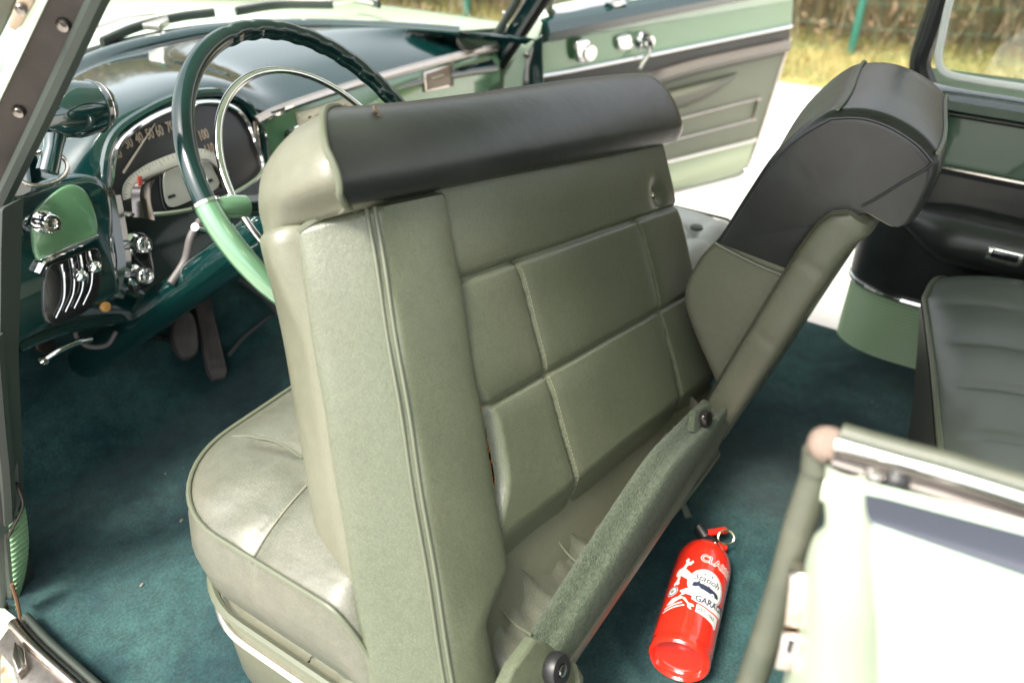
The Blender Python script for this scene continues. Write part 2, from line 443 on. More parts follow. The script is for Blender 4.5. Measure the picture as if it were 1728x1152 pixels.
# dial: cream scale band, needle, numbers
bo_ = [(211, 352), (206, 322), (216, 300), (240, 282), (262, 271), (300, 257), (340, 251), (366, 262), (386, 292)]
bi_ = [(223, 350), (222, 326), (231, 309), (250, 298), (275, 288), (305, 277), (340, 271), (358, 279), (373, 302)]
P = sp([FP.p(x, y, .0065) for x, y in bo_], 40); Q = sp([FP.p(x, y, .0085) for x, y in bi_], 40)
b_ = B(); b_.grid([list(P), list(P*.5+Q*.5+FN*.0015), list(Q)]); b_.build('scale_band', DIALG, dash)
hi_ = [(262, 372), (254, 330), (262, 304), (285, 288), (315, 276), (345, 268), (362, 276), (374, 296), (384, 322)]
Q2 = sp([FP.p(x, y, .012) for x, y in hi_], 40); Q1 = sp([FP.p(x, y, .0105) for x, y in [(224, 366), (222, 326), (231, 309), (250, 298), (275, 288), (305, 277), (340, 271), (358, 279), (373, 302)]], 40)
B().grid([list(Q1), list(Q1*.7+Q2*.3+FN*.007), list(Q1*.3+Q2*.7+FN*.006), list(Q2)]).build('inner_arch', mat('smoked_chrome', (.22, .20, .19), .2, metal=1), dash)
tk = B()
for i in range(0, 40):
    p = P[i]+FN*.0006; p = P[i]*.95+Q[i]*.05+FN*.002; q = p+(Q[i]-P[i])*(.55 if i % 4 == 0 else .3); w = (P[min(i+1, 39)]-P[max(i-1, 0)]); w = w/np.linalg.norm(w)*.00035
    tk.add([p-w, p+w, q+w, q-w], [(0, 1, 2, 3)])
tk.build('scale_marks', DIAL, dash)
def lettering(body, size, o, right, up, m, parent, name='lettering', align='CENTER', bold=0.0, sx=1.0):
    v, f = text_mesh(body, size, align)
    right = np.array(right, float); right /= np.linalg.norm(right); up = np.array(up, float); up -= right*(up@right); up /= np.linalg.norm(up)
    n = np.cross(right, up)
    b = B(); b.add([np.array(o)+right*q[0]*sx+up*q[1] for q in v], f, 0, True)
    if bold:
        for d in (right*bold, -right*bold, up*bold, -up*bold): b.add([np.array(o)+right*q[0]*sx+up*q[1]+d-n*.0001*(1+k_) for k_, q in ((1, q) for q in v)], f, 0, True)
    return b.build(name, m, parent)
FR = np.array([1.0, 0, 0]); FU = np.cross(FN, FR); FU = FU if FU[2] > 0 else -FU
for tx, (x, y) in (('0', (194, 330)), ('20', (201, 262)), ('30', (220, 244)), ('40', (238, 236)), ('50', (256, 229)), ('60', (272, 224)), ('70', (290, 217)), ('80', (309, 214)), ('90', (325, 217)), ('100', (346, 230)), ('110', (356, 254))):
    lettering(tx, .023, FP.p(x, y+5, .0075), FR, FU, NUM, dash, 'speed_number', bold=.0005, sx=.58)
nd = B(); a, b = FP.p(208, 292, .010), FP.p(262, 209, .010); w = np.cross(FN, b-a); w /= np.linalg.norm(w)
nd.prism([a-w*.0018, a+w*.0018, b+w*.0006, b-w*.0006], FN, .0012).build('speed_needle', mat('needle_enamel', (.33, .30, .25), .4), dash)
pan = [(277, 296), (300, 282), (335, 270), (352, 270), (362, 288), (369, 315), (330, 335), (285, 348)]
plate(FP, [(270, 292), (298, 275), (336, 263), (358, 263), (370, 286), (378, 320), (332, 342), (282, 358)], .008, .02, .002, 40).build('small_gauge_housing', BLKG, dash)
pg = plate(FP, pan, .010, .004, .001, 40).build('small_gauge_panel', DIALG, dash)
plate(FP, [(346, 305), (358, 301), (360, 306), (348, 311)], .0112, .002, 0).build('small_gauge_window', DIAL, dash)
plate(FP, [(283, 331), (295, 327), (297, 332), (285, 336)], .0112, .002, 0).build('small_gauge_window', DIAL, dash)
# left warning block
plate(FP, [(205, 340), (226, 332), (238, 360), (215, 368)], .010, .006, .001).build('warning_light_block', BROWN, dash)
plate(FP, [(232, 298), (240, 297), (241, 312), (234, 314)], .020, .002, .0005).build('warning_light', mat('red_plastic', (.35, .05, .04), .35), dash)
# centre panel with radio and clock
CP = Pl((0, -1, .10), through=(0, 1.150, .45))
cpn = [(440, 208), (470, 193), (560, 162), (680, 128), (800, 98), (842, 92), (845, 135), (800, 170), (700, 215), (560, 262), (450, 290)]
CPO = -.020
plate(Pl((0, -1, .12), through=(0, 1.128, .45)), cpn, 0, .02, .002).build('centre_panel', GREEN, dash)
CQ = Pl((0, -1, .12), through=(0, 1.1275, .45))
rod(CQ, [(432, 205), (470, 186), (560, 155), (680, 119), (800, 88), (850, 80)], .009, .001, 40).build('panel_trim', CHROMEW, dash)
rod(CQ, [(430, 205), (436, 250), (443, 292)], .004, .002, 20).build('panel_trim', CHROMEW, dash)
rad = B(); plate(CQ, [(503, 191), (582, 166), (600, 176), (600, 200), (560, 208), (510, 222)], .007, .010, .002, bb=rad)
rad = rad.build('radio', CREAM, dash)
plate(CQ, [(532, 194), (585, 176), (590, 196), (538, 212)], .0085, .003, .001).build('radio_dial', mat('amber_dial', (.30, .17, .12), .35), dash)
for y in (198, 206): plate(CQ, [(520, y-1), (525, y-2.5), (526, y+1), (521, y+2.5)], .008, .002, 0).build('radio_button', DIAL, dash)
kb = CQ.p(487, 228, 0); B().lathe([(.010, 0), (.010, .006), (.005, .008), (.005, .022), (.008, .024), (.008, .034), (.004, .037)], kb, CQ.n, 20).build('radio_knob', BLKG, dash)
kb = CQ.p(500, 222, 0); B().lathe([(.011, 0), (.011, .004), (.007, .005), (.007, .02), (.003, .022)], kb, CQ.n, 20).build('radio_knob', CHROME, dash)
clk = plate(CQ, [(715, 122), (765, 107), (767, 146), (718, 156)], .004, .008, .002).build('clock', CHROMEW, dash)
plate(CQ, [(720, 125), (759, 113), (761, 143), (722, 152)], .0055, .003, .001).build('clock_face', mat('clock_tan', (.24, .17, .12), .25), dash)
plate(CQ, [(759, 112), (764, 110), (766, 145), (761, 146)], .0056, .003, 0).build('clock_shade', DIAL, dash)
for x, y in ((735, 130), (744, 127)): plate(CQ, [(x-6, y+1), (x+5, y-2), (x+5, y+1), (x-6, y+4)], .0066, .001, 0).build('clock_hand', CREAM, dash)
plate(CQ, [(460, 188), (497, 176), (498, 180), (462, 192)], .012, .003, .001).build('panel_badge', CHROME, dash)
# left lower pod: green panel, chrome strip, vent levers, knobs
LP = Pl((-.12, -1, .22), through=(.55, 1.095, .42))
plate(LP, [(8, 330), (45, 318), (100, 300), (160, 296), (190, 330), (196, 420), (204, 490), (160, 520), (70, 560), (15, 590), (0, 560), (-10, 440)], -.004, .05, .012, 60).build('switch_pod', DASH, dash)
plate(LP, [(55, 372), (75, 340), (118, 312), (150, 330), (165, 395), (120, 412), (66, 440)], .001, .008, .003, 40).build('switch_panel', GREEN, dash)
rod(LP, [(62, 460), (75, 440), (110, 421), (165, 398)], .0062, .004, 24, flat=.8).build('switch_panel_trim', CHROME, dash)
plate(LP, [(76, 458), (110, 436), (160, 418), (172, 440), (165, 500), (140, 530), (80, 545)], .000, .006, .003, 30).build('vent_plate', BLKG, dash)
for i, (x0, y0) in enumerate(((104, 446), (120, 436), (135, 430), (150, 424))):
    rod(LP, [(x0, y0), (x0+5, y0+30), (x0+3, y0+60), (x0-10, y0+90)], .0016, .004, 20).build('vent_rib', CHROME, dash)
def knob(pl, px, py, r, ln, name='knob', m=CHROME, off=0, ctr=None):
    o = pl.p(px, py, off); n = pl.n
    b = B().lathe([(r*1.25, 0), (r*1.3, .003), (r*.8, .006), (r*.62, .010), (r*.62, ln*.5), (r*.95, ln*.58), (r*1.08, ln*.66), (r*1.08, ln*.92), (r*.9, ln), (r*.55, ln+.0004), (r*.5, ln-.002), (.0001, ln-.003)], o, n, 28)
    k = b.build(name, m, dash)
    return k
knob(LP, 72, 374, .0125, .036)
for x, y in ((126, 462), (149, 447)):
    o = LP.p(x, y, .004); B().lathe([(.003, 0), (.003, .010), (.008, .013), (.0095, .019), (.008, .026), (.004, .029), (.0001, .030)], o, LP.n, 20).build('vent_lever_knob', CHROME, dash)
for x, y in ((222, 412), (224, 464)): knob(FP, x, y, .0125, .040, off=.004)
plate(FP, [(206, 400), (246, 392), (258, 430), (262, 470), (240, 490), (212, 486)], .0, .02, .006, 40).build('switch_plate', BLKG, dash)
# dark enamel fin between pod and instruments
rod(FP, [(185, 330), (196, 390), (203, 450), (190, 500)], .016, .002, 30).build('pod_edge', DASH, dash)
rod(FP, [(178, 345), (188, 400), (192, 450)], .003, .020, 20).build('pod_highlight_trim', DASH, dash)
# ashtray knob under the dash
B().lathe([(.006, 0), (.008, .003), (.008, .008), (.004, .010)], FP.p(174, 517, .008), FP.n, 16).build('pull_knob', ORANGE, dash)
# windscreen base: rubber, enamel rail, bronze defroster strip with screws
xs = np.linspace(.50, 1.572, 60)
B().tube([(x, wbase(x)+.008, .583-.035*abs((x-1.05)/.6)**2.5) for x in xs], .014, 10, flat=.8).build('windscreen_rubber', RUB, car)
B().tube([(x, wbase(x)-.045, .592-.035*abs((x-1.05)/.6)**2.5) for x in xs], .019, 10, flat=.55).build('dash_rail', DASH, dash)
B().tube([(x, wbase(x)*.80+dash_front(x)*.2, .590-.035*abs((x-1.05)/.6)**2.5) for x in np.linspace(.62, 1.5, 50)], .006, 8, flat=.6).build('defroster_strip', BROWN, dash)
for x in (.80, 1.08, 1.36): B().lathe([(.005, 0), (.004, .002), (.0001, .003)], (x, wbase(x)-.045, .6015-.035*abs((x-1.05)/.6)**2.5), (0, -.2, 1), 12).build('screw', CHROME, dash)

# ---- light sensor pod on the dash by the pillar
SP = Pl((0, -1, .25), through=(0, 1.09, .62))
a, b = SP.p(60, 195), SP.p(186, 176)
ax = b-a; L = np.linalg.norm(ax); ax /= L
prof = [(.0001, 0), (.022, .002), (.033, .02), (.038, .05), (.037, L*.62), (.034, L*.78), (.0345, L*.785), (.030, L*.90), (.024, L*.97), (.012, L*1.0), (.0001, L*1.005)]
pod = B().lathe(prof, a, ax, 40).build('sensor_pod', DASH, car)
B().lathe([(.0355, L*.775), (.0362, L*.78), (.0355, L*.79)], a, ax, 40).build('pod_ring', DASH, pod)
B().lathe([(.0315, L*.87), (.0318, L*.875), (.031, L*.885)], a, ax, 40).build('pod_ring', CHROME, pod)
B().tube([SP.p(95, 215), SP.p(90, 250), SP.p(80, 290)], [.016, .012, .014], 16).build('pod_stalk', DASH, pod)
c = SP.p(68, 284); B().tube([c+np.array([.034*math.cos(t), -.004+.012*math.sin(t), .018*math.sin(t)]) for t in np.linspace(0, 6.283, 40, endpoint=False)], .003, 8, True).build('pod_base_ring', CHROMEW, pod)

# ---- windscreen glass, hood, wipers
gl = B(); rows = []
for x in np.linspace(.50, 1.62, 40):
    rows.append([(x, wbase(x)+.01-t*.72*.45, .585+t*.45) for t in np.linspace(0, 1, 8)])
gl.grid(rows).build('windscreen', GLASS, car)
hd = B(); rows = []
for x in np.linspace(.18, 1.92, 60):
    u = (x-1.05)/.85; y0 = wbase(min(max(x, .5), 1.6))+.02
    if x < .5 or x > 1.6: y0 -= .3*min(abs(x-.5), abs(x-1.6))
    row = []
    for t in np.linspace(0, 1, 40):
        y = y0+t*(3.05-y0); z = .575-.04*abs(u)**2.5-.10*t**2+.03*math.exp(-(u/.5)**2)*sst(0, .3, t)
        if abs(u) > .9: z -= .25*sst(.9, 1.03, abs(u))
        row.append((x, y, z))
    row.append((x, 3.12, row[-1][2]-.25)); row.append((x, 3.12, -.1))
    rows.append(row)
hood = hd.grid(rows).build('hood', MINT, car)
def wiper(P, blade):
    w = B().tube(P, [.007, .006, .005, .004][:len(P)] if len(P) <= 4 else .005, 8).build('wiper', ALU, car)
    B().tube(blade, .006, 8, flat=1.6).build('wiper_blade', RUB, w)
    B().tube([np.array(p)+np.array([0, .004, .008]) for p in blade], .0025, 6).build('blade_holder', ALU, w)
    return w
HP = Pl((0, 0, 1), through=(0, 0, .605))
g = lambda x, y, o=0: HP.p(x, y, o)
wiper([g(160, 50), g(210, 32), g(262, 25)], sp([g(172, 72, -.004), g(230, 47), g(300, 30), g(362, 22)], 14))
wiper([g(400, 14), g(470, 4), g(555, 3)], sp([g(398, 20), g(470, 9), g(562, 8)], 14))
wiper([g(560, 4), g(600, -2), g(636, 7)], sp([g(585, -6), g(612, 0), g(640, 8)], 10))
plate(HP, [(240, 40), (282, 26), (285, 33), (268, 42)], .012, .012, .002).build('wiper_pivot', ALU, car)

# ---- steering wheel
xa, tt = R(8.2), R(37.7)
WN = np.array([math.sin(xa), -math.cos(tt)*math.cos(xa), math.sin(tt)*math.cos(xa)]); WC = np.array([.721, .735, .593])
wa = np.cross(WN, [0, 0, 1.0]); wa /= np.linalg.norm(wa); wb_ = np.cross(wa, WN); wb_ = wb_ if wb_[2] > 0 else -wb_
if wa[0] > 0: wa = -wa
wp = lambda r, deg, o=0: WC + r*(math.cos(R(deg))*wa+math.sin(R(deg))*wb_) + WN*o
def wheel_arc(d0, d1, n, r0, grip=True):
    P = []; rr = []
    for d in np.linspace(d0, d1, n):
        g_ = 1+.10*max(0, math.sin(R(d)*34)) if (grip and 84 < d < 168) else 1.0
        P.append(wp(.2115 - (.0016*(g_-1)*10 if g_ > 1 else 0), d)); rr.append(r0*(1+(g_-1)*.15))
    return P, rr
wheel = None
P, rr = wheel_arc(14, 190, 400, .0122)
wheel = B().tube(P, rr, 16, flat=1.0, up=WN).build('steering_wheel', mat('dark_green_wheel_enamel', (.0018, .016, .0145), .16, coat=.4), car)
P, rr = wheel_arc(-22, 13.6, 80, .0140, False)
LG = mat('pearl_light_green', (.115, .245, .135), .24, metal=.35, coat=1)
B().tube(P, rr, 16, up=WN).build('rim_grip', LG, wheel)
P, rr = wheel_arc(191, 226, 80, .0150, False); B().tube(P, rr, 16, up=WN).build('rim_grip', LG, wheel)
P, rr = wheel_arc(226.4, 337.6, 200, .0132, False); B().tube(P, rr, 16, up=WN).build('lower_rim', wheel.data.materials[0], wheel)
for d in (13.8, 190.5): 
    P = [wp(.2115, d-.5), wp(.2115, d+.5)]; B().tube(P, .0156, 16, up=WN).build('rim_collar', CHROME, wheel)
B().tube([wp(.205, 12), wp(.185, 11, .001), wp(.165, 10, -.001)], [.011, .0135, .0135], 16, up=WN).build('spoke', LG, wheel)
B().tube([wp(.165, 10, -.001), wp(.10, 8, -.02), wp(.03, 5, -.035)], [.0120, .014, .018], 16, up=WN).build('spoke', wheel.data.materials[0], wheel)
B().tube([wp(.205, 192), wp(.10, 190, -.02), wp(.03, 188, -.035)], [.013, .016, .02], 16, up=WN).build('spoke', LG, wheel)
hr = [WC+wa*.014+.158*(math.cos(R(d))*wa+math.sin(R(d))*wb_)+WN*(-.002) for d in np.linspace(-25, 205, 120)]
B().tube(hr, .0052, 10, up=WN, flat=.75).build('horn_ring', CHROME, wheel)
B().lathe([(.0001, .0), (.03, -.002), (.045, -.012), (.045, -.035), (.028, -.05), (.028, -.06)], WC, WN, 36).build('hub', wheel.data.materials[0], wheel)
dn = -WN
B().tube([WC+dn*.05, WC+dn*.30, WC+dn*.75], [.030, .032, .032], 20).build('steering_column', DASH, car)
# levers beside the column
lv = B().tube(sp([FP.p(338, 372, .10), FP.p(322, 400, .10), FP.p(312, 440, .09), FP.p(288, 478, .085)], 20), .0062, 10).build('shift_lever', mat('grey_lever', (.10, .09, .088), .5), car)
B().tube([FP.p(345, 388, .10), FP.p(329, 383, .115)], .0062, 16).build('lever_knob', CHROME, lv)
B().tube([FP.p(345, 388, .10), FP.p(430, 345, .06)], .004, 8).build('lever_arm', CHROME, lv)

# ---- pedals and parking brake
TB = Pl((0, -.72, .69), through=(.82, 1.24, .02))
pd = plate(TB, [(326, 492), (350, 484), (384, 626), (380, 638), (362, 640), (352, 626)], .03, .014, .004).build('accelerator_pedal', PEDAL, car)
for k in range(4): rod(TB, [(333+k*5.4, 496-k*2), (357+k*6.4, 622-k*1)], .0016, .0305, 8).build('pedal_rib', PEDAL, pd)
bp = plate(TB, [(295, 540), (305, 524), (322, 526), (332, 545), (336, 580), (330, 598), (314, 602), (300, 590), (292, 565)], .045, .018, .006, 30).build('brake_pedal', PEDAL, car)
rod(TB, [(292, 572), (262, 568), (238, 570)], .006, .02, 10).build('pedal_arm', BLKG, bp)
B().lathe([(.008, 0), (.013, .004), (.013, .02), (.007, .026)], TB.p(232, 572, .0), TB.n, 16).build('pedal_pivot', BLKG, bp)
UP = Pl((0, -1, .3), through=(.55, 1.16, .28))
pbk = B().tube(sp([UP.p(72, 608, .02), UP.p(100, 590, .03), UP.p(130, 577, .03), UP.p(152, 572, .02)], 16), .0055, 10, flat=1.0).build('brake_release_handle', CHROME, car)
B().lathe([(.0001, -.008), (.007, -.005), (.009, 0), (.007, .005), (.0001, .008)], UP.p(74, 608, .02), UP.p(100, 590, .03)-UP.p(72, 608, .02), 16).build('handle_tip', CHROME, pbk)
plate(UP, [(55, 565), (85, 555), (98, 585), (80, 598), (62, 590)], .0, .012, .003).build('handle_bracket', BROWN, pbk)
rod(UP, [(126, 545), (130, 570), (150, 584), (180, 582), (196, 560)], .004, -.01, 30).build('cable_loop', mat('grey_cable', (.12, .11, .11), .45), car)
rod(TB, [(385, 600), (410, 570), (440, 545), (460, 530)], .004, .02, 12).build('cable_loop', mat('grey_cable_dark', (.06, .06, .06), .5), car)
rod(TB, [(405, 470), (450, 505), (470, 530)], .006, .03, 12).build('column_brace', mat('grey_brace', (.05, .05, .055), .5), car)
# ------------------------------------------------------------------ front bench: cushions, base, carpeted rear rail
def cushion(x0, x1, y0, y1, rad, zt, crown, fall=True):
    """returns outline points (rounded at the front corners) and the height function"""
    P = []
    for cx, cy, a0 in ((x0+rad, y1-rad, 180), (x1-rad, y1-rad, 90)):
        for k in range(13): a = R(a0-90*k/12); P.append((cx+rad*math.cos(a), cy+rad*math.sin(a)))
    for cx, cy, a0 in ((x1-.02, y0+.02, 0), (x0+.02, y0+.02, -90)):
        for k in range(5): a = R(a0-90*k/4); P.append((cx+.02*math.cos(a), cy+.02*math.sin(a)))
    # refine
    Q = []
    for i in range(len(P)):
        a, b = np.array(P[i]), np.array(P[(i+1) % len(P)]); k = max(1, int(np.linalg.norm(b-a)/.007))
        for j in range(k): Q.append(a+(b-a)*j/k)
    Q = np.array(Q)
    def dist(x, y):   # distance inside the rounded rectangle
        dx = min(x-x0, x1-x); dy = min(y1-y, y-y0)
        if y > y1-rad and (x < x0+rad or x > x1-rad):
            cx = x0+rad if x < x0+rad else x1-rad
            return max(0, rad-math.hypot(x-cx, y-(y1-rad)))
        return max(0, min(dx, dy))
    return Q, dist
def ztop_driver(x, y, d):
    z = .338+.040*(1-math.exp(-d/.06))
    if y < .44: z -= (.135+.075*sst(.5, 1.05, x))*(1-sst(.30, .44, y))
    return z
def seams(x, y, lines):
    s = 0
    for (ax_, ay_), (bx_, by_) in lines:
        vx, vy = bx_-ax_, by_-ay_; L2 = vx*vx+vy*vy; t = min(max(((x-ax_)*vx+(y-ay_)*vy)/L2, 0), 1)
        d2 = (x-ax_-t*vx)**2+(y-ay_-t*vy)**2
        s += math.exp(-d2/.00005)*.0045+math.exp(-d2/.0008)*.004
    return s
CPl = Pl((0, 0, 1), through=(0, 0, .365))
CPr = Pl((0, -.75, .66), through=(0, .29, .25))
FOLD = [(rng.uniform(.36, 1.05), rng.uniform(-.9, .9), rng.uniform(.006, .016), rng.uniform(.004, .0075)*rng.choice([1, 1, -.8])) for _ in range(34)]
def tail(x, y):
    z = 0
    for x0_, sl__, wd, am in FOLD:
        d = x-(x0_+sl__*(y-.33)); z += am*math.exp(-(d/wd)**2)
    return z
def make_cushion(x0, x1, y0, y1, rad, seamlines, name, label, mats, buttons=(), wr=False):
    Q, dist = cushion(x0, x1, y0, y1, rad, .338, .04)
    cx, cy = (x0+x1)/2, (y0+y1)/2
    b = B(); rings = []
    med = np.array([[min(max(p[0], x0+.22), x1-.22), min(max(p[1], y0+.20), y1-.20)] for p in Q])
    for z, o in ((.205, -.03), (.215, -.008), (.24, .006), (.275, .012), (.31, .008), (.33, .002)):
        r = []
        for p, m_ in zip(Q, med):
            d = p-m_; d = d/(np.linalg.norm(d)+1e-9); q = p+d*o
            zz_ = z
            if p[1] < .44: zz_ = .12+(z-.12)*(1-.62*(1-sst(.30, .44, p[1])))
            r.append((q[0], q[1], zz_))
        rings.append(r)
    N = 46
    for k in range(N+1):
        t = k/N*.999; r = []
        for p, m_ in zip(Q, med):
            q = p+(m_-p)*t; d = dist(q[0], q[1]); z = ztop_driver(q[0], q[1], d)-seams(q[0], q[1], seamlines)
            for bx_, by_ in buttons: z -= .010*math.exp(-((q[0]-bx_)**2+(q[1]-by_)**2)/.0006)
            if wr: # soft gathers
                z += .0025*math.sin(q[0]*38+q[1]*46+2*math.sin(q[1]*21))*math.exp(-d/.07)*sst(.0, .02, d)
                if y0 <= q[1] < .42: z += tail(q[0], q[1])*sst(.44, .37, q[1])
            r.append((q[0], q[1], z))
        rings.append(r)
    # fill the middle strip
    b.grid(rings, False, True)
    n = len(Q); b.add(rings[0], [tuple(range(n))]); b.add(rings[-1], [tuple(range(n))])
    o = b.build(name, mats, car, 50, label)
    pip = B(); L = []
    for p, m_ in zip(Q, med):
        z = ztop_driver(p[0], p[1], 0); d = p-m_; d = d/(np.linalg.norm(d)+1e-9)
        L.append((p[0]+d[0]*.002, p[1]+d[1]*.002, z+.001))
    pip.tube(L, .0031, 8, True).build('piping', WELT, o)
    return o, dist
PALE = mat('pale_grey_leather', (.62, .62, .59), .35, bump=[('noise', 40, .2, .002, one)])
px = lambda x, y: tuple(CPl.p(x, y)[:2])
sl_ = [(px(385, 935), px(520, 815)), (px(560, 1062), px(640, 985)), (px(432, 738), px(505, 768))]
sl_ += [((.50+.13*k, .27), (.50+.13*k, .42)) for k in range(0, 7)]
dc, dist_d = make_cushion(.352, 1.04, .262, .728, .13, sl_, 'seat_cushion', 'driver seat cushion in creased sage leather', LEAW, wr=True)
def on_cushion(P, r, name, m, parent):
    L = []
    for x, y in sp(P, 40): L.append((x, y, ztop_driver(x, y, dist_d(x, y))-seams(x, y, sl_)*.75+.001))
    return B().tube(L, r, 6).build(name, m, parent)
on_cushion([px(389, 722), px(431, 732), px(475, 750), px(512, 778)], .0017, 'welt', WELT, dc)
for x in (.50, .63, .76, .89):
    L = [(x+.02*(y-.33), y, ztop_driver(x, y, .08)+.8*tail(x, y)*sst(.44, .37, y)+.0005) for y in np.linspace(.43, .29, 24)]
    B().tube(L, .0016, 6).build('welt', WELT, dc)
for a, b in (((412, 911), (517, 817)),): on_cushion([px(*a), px(*b)], .0008, 'stitching', THREAD, dc)
make_cushion(1.06, 1.44, .345, .66, .10, [((1.18, .27), (1.18, .62)), ((1.31, .27), (1.31, .62)), ((1.06, .45), (1.43, .45))], 'seat_cushion', 'pale passenger seat cushion with a button', PALE, buttons=[(1.31, .45)])
bt = B().lathe([(.012, 0), (.011, .004), (.006, .006), (.0001, .0065)], (1.31, .45, .368), ZA, 20).build('button', WELT, bpy.data.objects['seat_cushion.001'])
# seat base under the cushion, with welt and pale trim line
P, _ = cushion(.358, .97, .31, .728, .13, 0, 0)
b = B(); rings = []
for z, o in ((.012, -.012), (.05, 0), (.15, .004), (.185, -.004), (.20, -.02)):
    rings.append([(p[0]-o*np.sign(.7-p[0]), p[1]+(o if p[1] > .5 else 0), z) for p in P])
base = b.loft(rings).build('seat_base', LEA2, car, 50)
XL = Pl(XA, .366)
for z, r, m in ((.152, .0045, ALU), (.190, .006, WELT)):
    B().tube([(p[0]-(.006 if p[0] < .7 else -.006), p[1]+(.006 if p[1] > .6 else 0), z) for p in P], r, 8, True).build('base_trim', m, base)
# carpeted rear rail: rounded panel behind the cushions
YB = Pl(YA, .285)
top = sp([YB.p(x, y) for x, y in ((872, 1125), (907, 1073), (1000, 928), (1100, 777), (1150, 722), (1196, 676))], 60)
b = B(); rings = []
for i, t in enumerate(top):
    k = i/59; zt = t[2]; zb = np.interp(t[0], [.42, .55, .65, .756, .944, 1.016], [.128, .143, .157, .166, .198, .218])
    zm = (zt+zb)/2; w = sp([(t[0], .302, zt-.05), (t[0], .299, zt-.012), (t[0], .290, zt), (t[0], .274, zt-.012), (t[0], .262, zt*.75+zm*.25), (t[0], .255, zm+.012), (t[0], .254, zm-.012), (t[0], .258, zb+.010), (t[0], .28, zb), (t[0], .302, zb)], 28)
    rings.append(w)
rail = b.loft(rings).build('seat_rail', CARPETB, car, 60, 'fleece covered rail behind the seat cushion')
# far continuation of the rail under the passenger seat
t = top[-1]
# hinge bracket and bolts
HB = Pl((0, -.93, .36), through=(.48, .243, .25))
br = plate(HB, [(838, 1195), (868, 1128), (905, 1078), (925, 1084), (962, 1112), (983, 1138), (980, 1200), (900, 1260)], .006, .014, .004, 0).build('hinge_bracket', LEA, car)
o = HB.p(931, 1126, .006)
B().lathe([(.0165, 0), (.0175, .002), (.0175, .009), (.0155, .013), (.008, .0135), (.007, .012), (.0001, .0115)], o, HB.n, 32).build('bolt_cap', BLK, br)
B().lathe([(.0062, 0), (.0062, .0014), (.005, .002), (.0001, .0022)], o+HB.n*.0128, HB.n, 20).build('screw', CHROME, br)
plate(HB, [(972, 1118), (985, 1140), (984, 1200), (979, 1200), (978, 1142)], .012, .02, .002).build('bracket_lip', WELT, br)
HB2 = Pl((0, -.93, .36), through=(1.0, .262, .235))
b2 = plate(HB2, [(1170, 728), (1174, 694), (1196, 682), (1206, 700), (1196, 726), (1182, 738)], .000, .01, .003).build('hinge_bracket', CARPETB, car)
B().lathe([(.0115, 0), (.0125, .002), (.0125, .007), (.010, .010), (.0001, .0105)], HB2.p(1186, 706, .002), HB2.n, 28).build('bolt_cap', BROWN, b2)
B().lathe([(.004, 0), (.004, .0012), (.0001, .002)], HB2.p(1188, 703, .0125), HB2.n, 16).build('screw', CHROME, b2)
# adjuster strap on the floor behind the rail
gs = Pl(ZA, .030); B().tube(sp([gs.p(1140, 838, .012), gs.p(1152, 850, .01), gs.p(1162, 873, .004)], 10), .0065, 8, flat=.45).build('adjuster_strap', mat('grey_strap', (.10, .12, .10), .7), car)

# ------------------------------------------------------------------ driver seat back, tipped forward
e3 = -np.array([-.05, 1, -.5]); e3 /= np.linalg.norm(e3)
P0 = np.array([.5147, .3465, .3066])
e1 = np.array([.582, -.028, -.1125]); e1 -= e3*(e1@e3); e1 /= np.linalg.norm(e1)
e2 = np.cross(e3, e1); e2 = e2 if e2[2] > 0 else -e2
D = lambda s, t, w: P0+e1*s+e2*t+e3*w
sL = lambda t: -.045-.17*(.4-t)
SR = .652
def dpt(x, y, w=0.0):   # where a photo point lies on the seat back's own rear plane
    q = Pl(e3, through=P0+e3*w).p(x, y)-P0; return q@e1, q@e2
sbk = B(); rings = []
for t in list(np.linspace(-.10, .40, 40))+[.407]:
    l = sL(min(t, .40)); rr_ = SR-.006
    k = sst(.40, .44, t)
    fl_ = .023*sst(.27, .40, t); sec = [(l+.03, -.010), (l-.005, -.014), (l-.028, -.035), (l-.040-fl_, -.062), (l-.036-fl_, -.092), (l-.026-fl_*.3, -.125), (l-.002, -.150), (l+.03, -.168), (l+.12, -.172),
           (.3, -.172), (rr_-.10, -.170), (rr_-.02, -.160), (rr_, -.13), (rr_+.002, -.08), (rr_, -.03), (rr_-.01, -.014), (rr_-.03, -.010), (.4, -.010), (.2, -.010)]
    q = sp(sec, 110, True)
    if t > .40: q = [(a+.010*(1 if a < .3 else -1), c) for a, c in q]
    rings.append([D(a, t, c) for a, c in q])
sbk.loft(rings)
sback = sbk.build('seat_back', LEA2, car, 60, 'driver seat back tipped forward, sage leather with black roll')
# front piping along the pad's edge
fp = [D(sL(t)-.0015, t, -.1515) for t in np.linspace(-.1, .40, 40)]
fp += [D(*q) for q in sp([(sL(.40)-.0015, .40, -.1515), (-.049, .435, -.147), (-.030, .468, -.135), (.0, .490, -.110)], 14)[1:]]
B().tube(fp, .0030, 8).build('piping', WELT, sback)
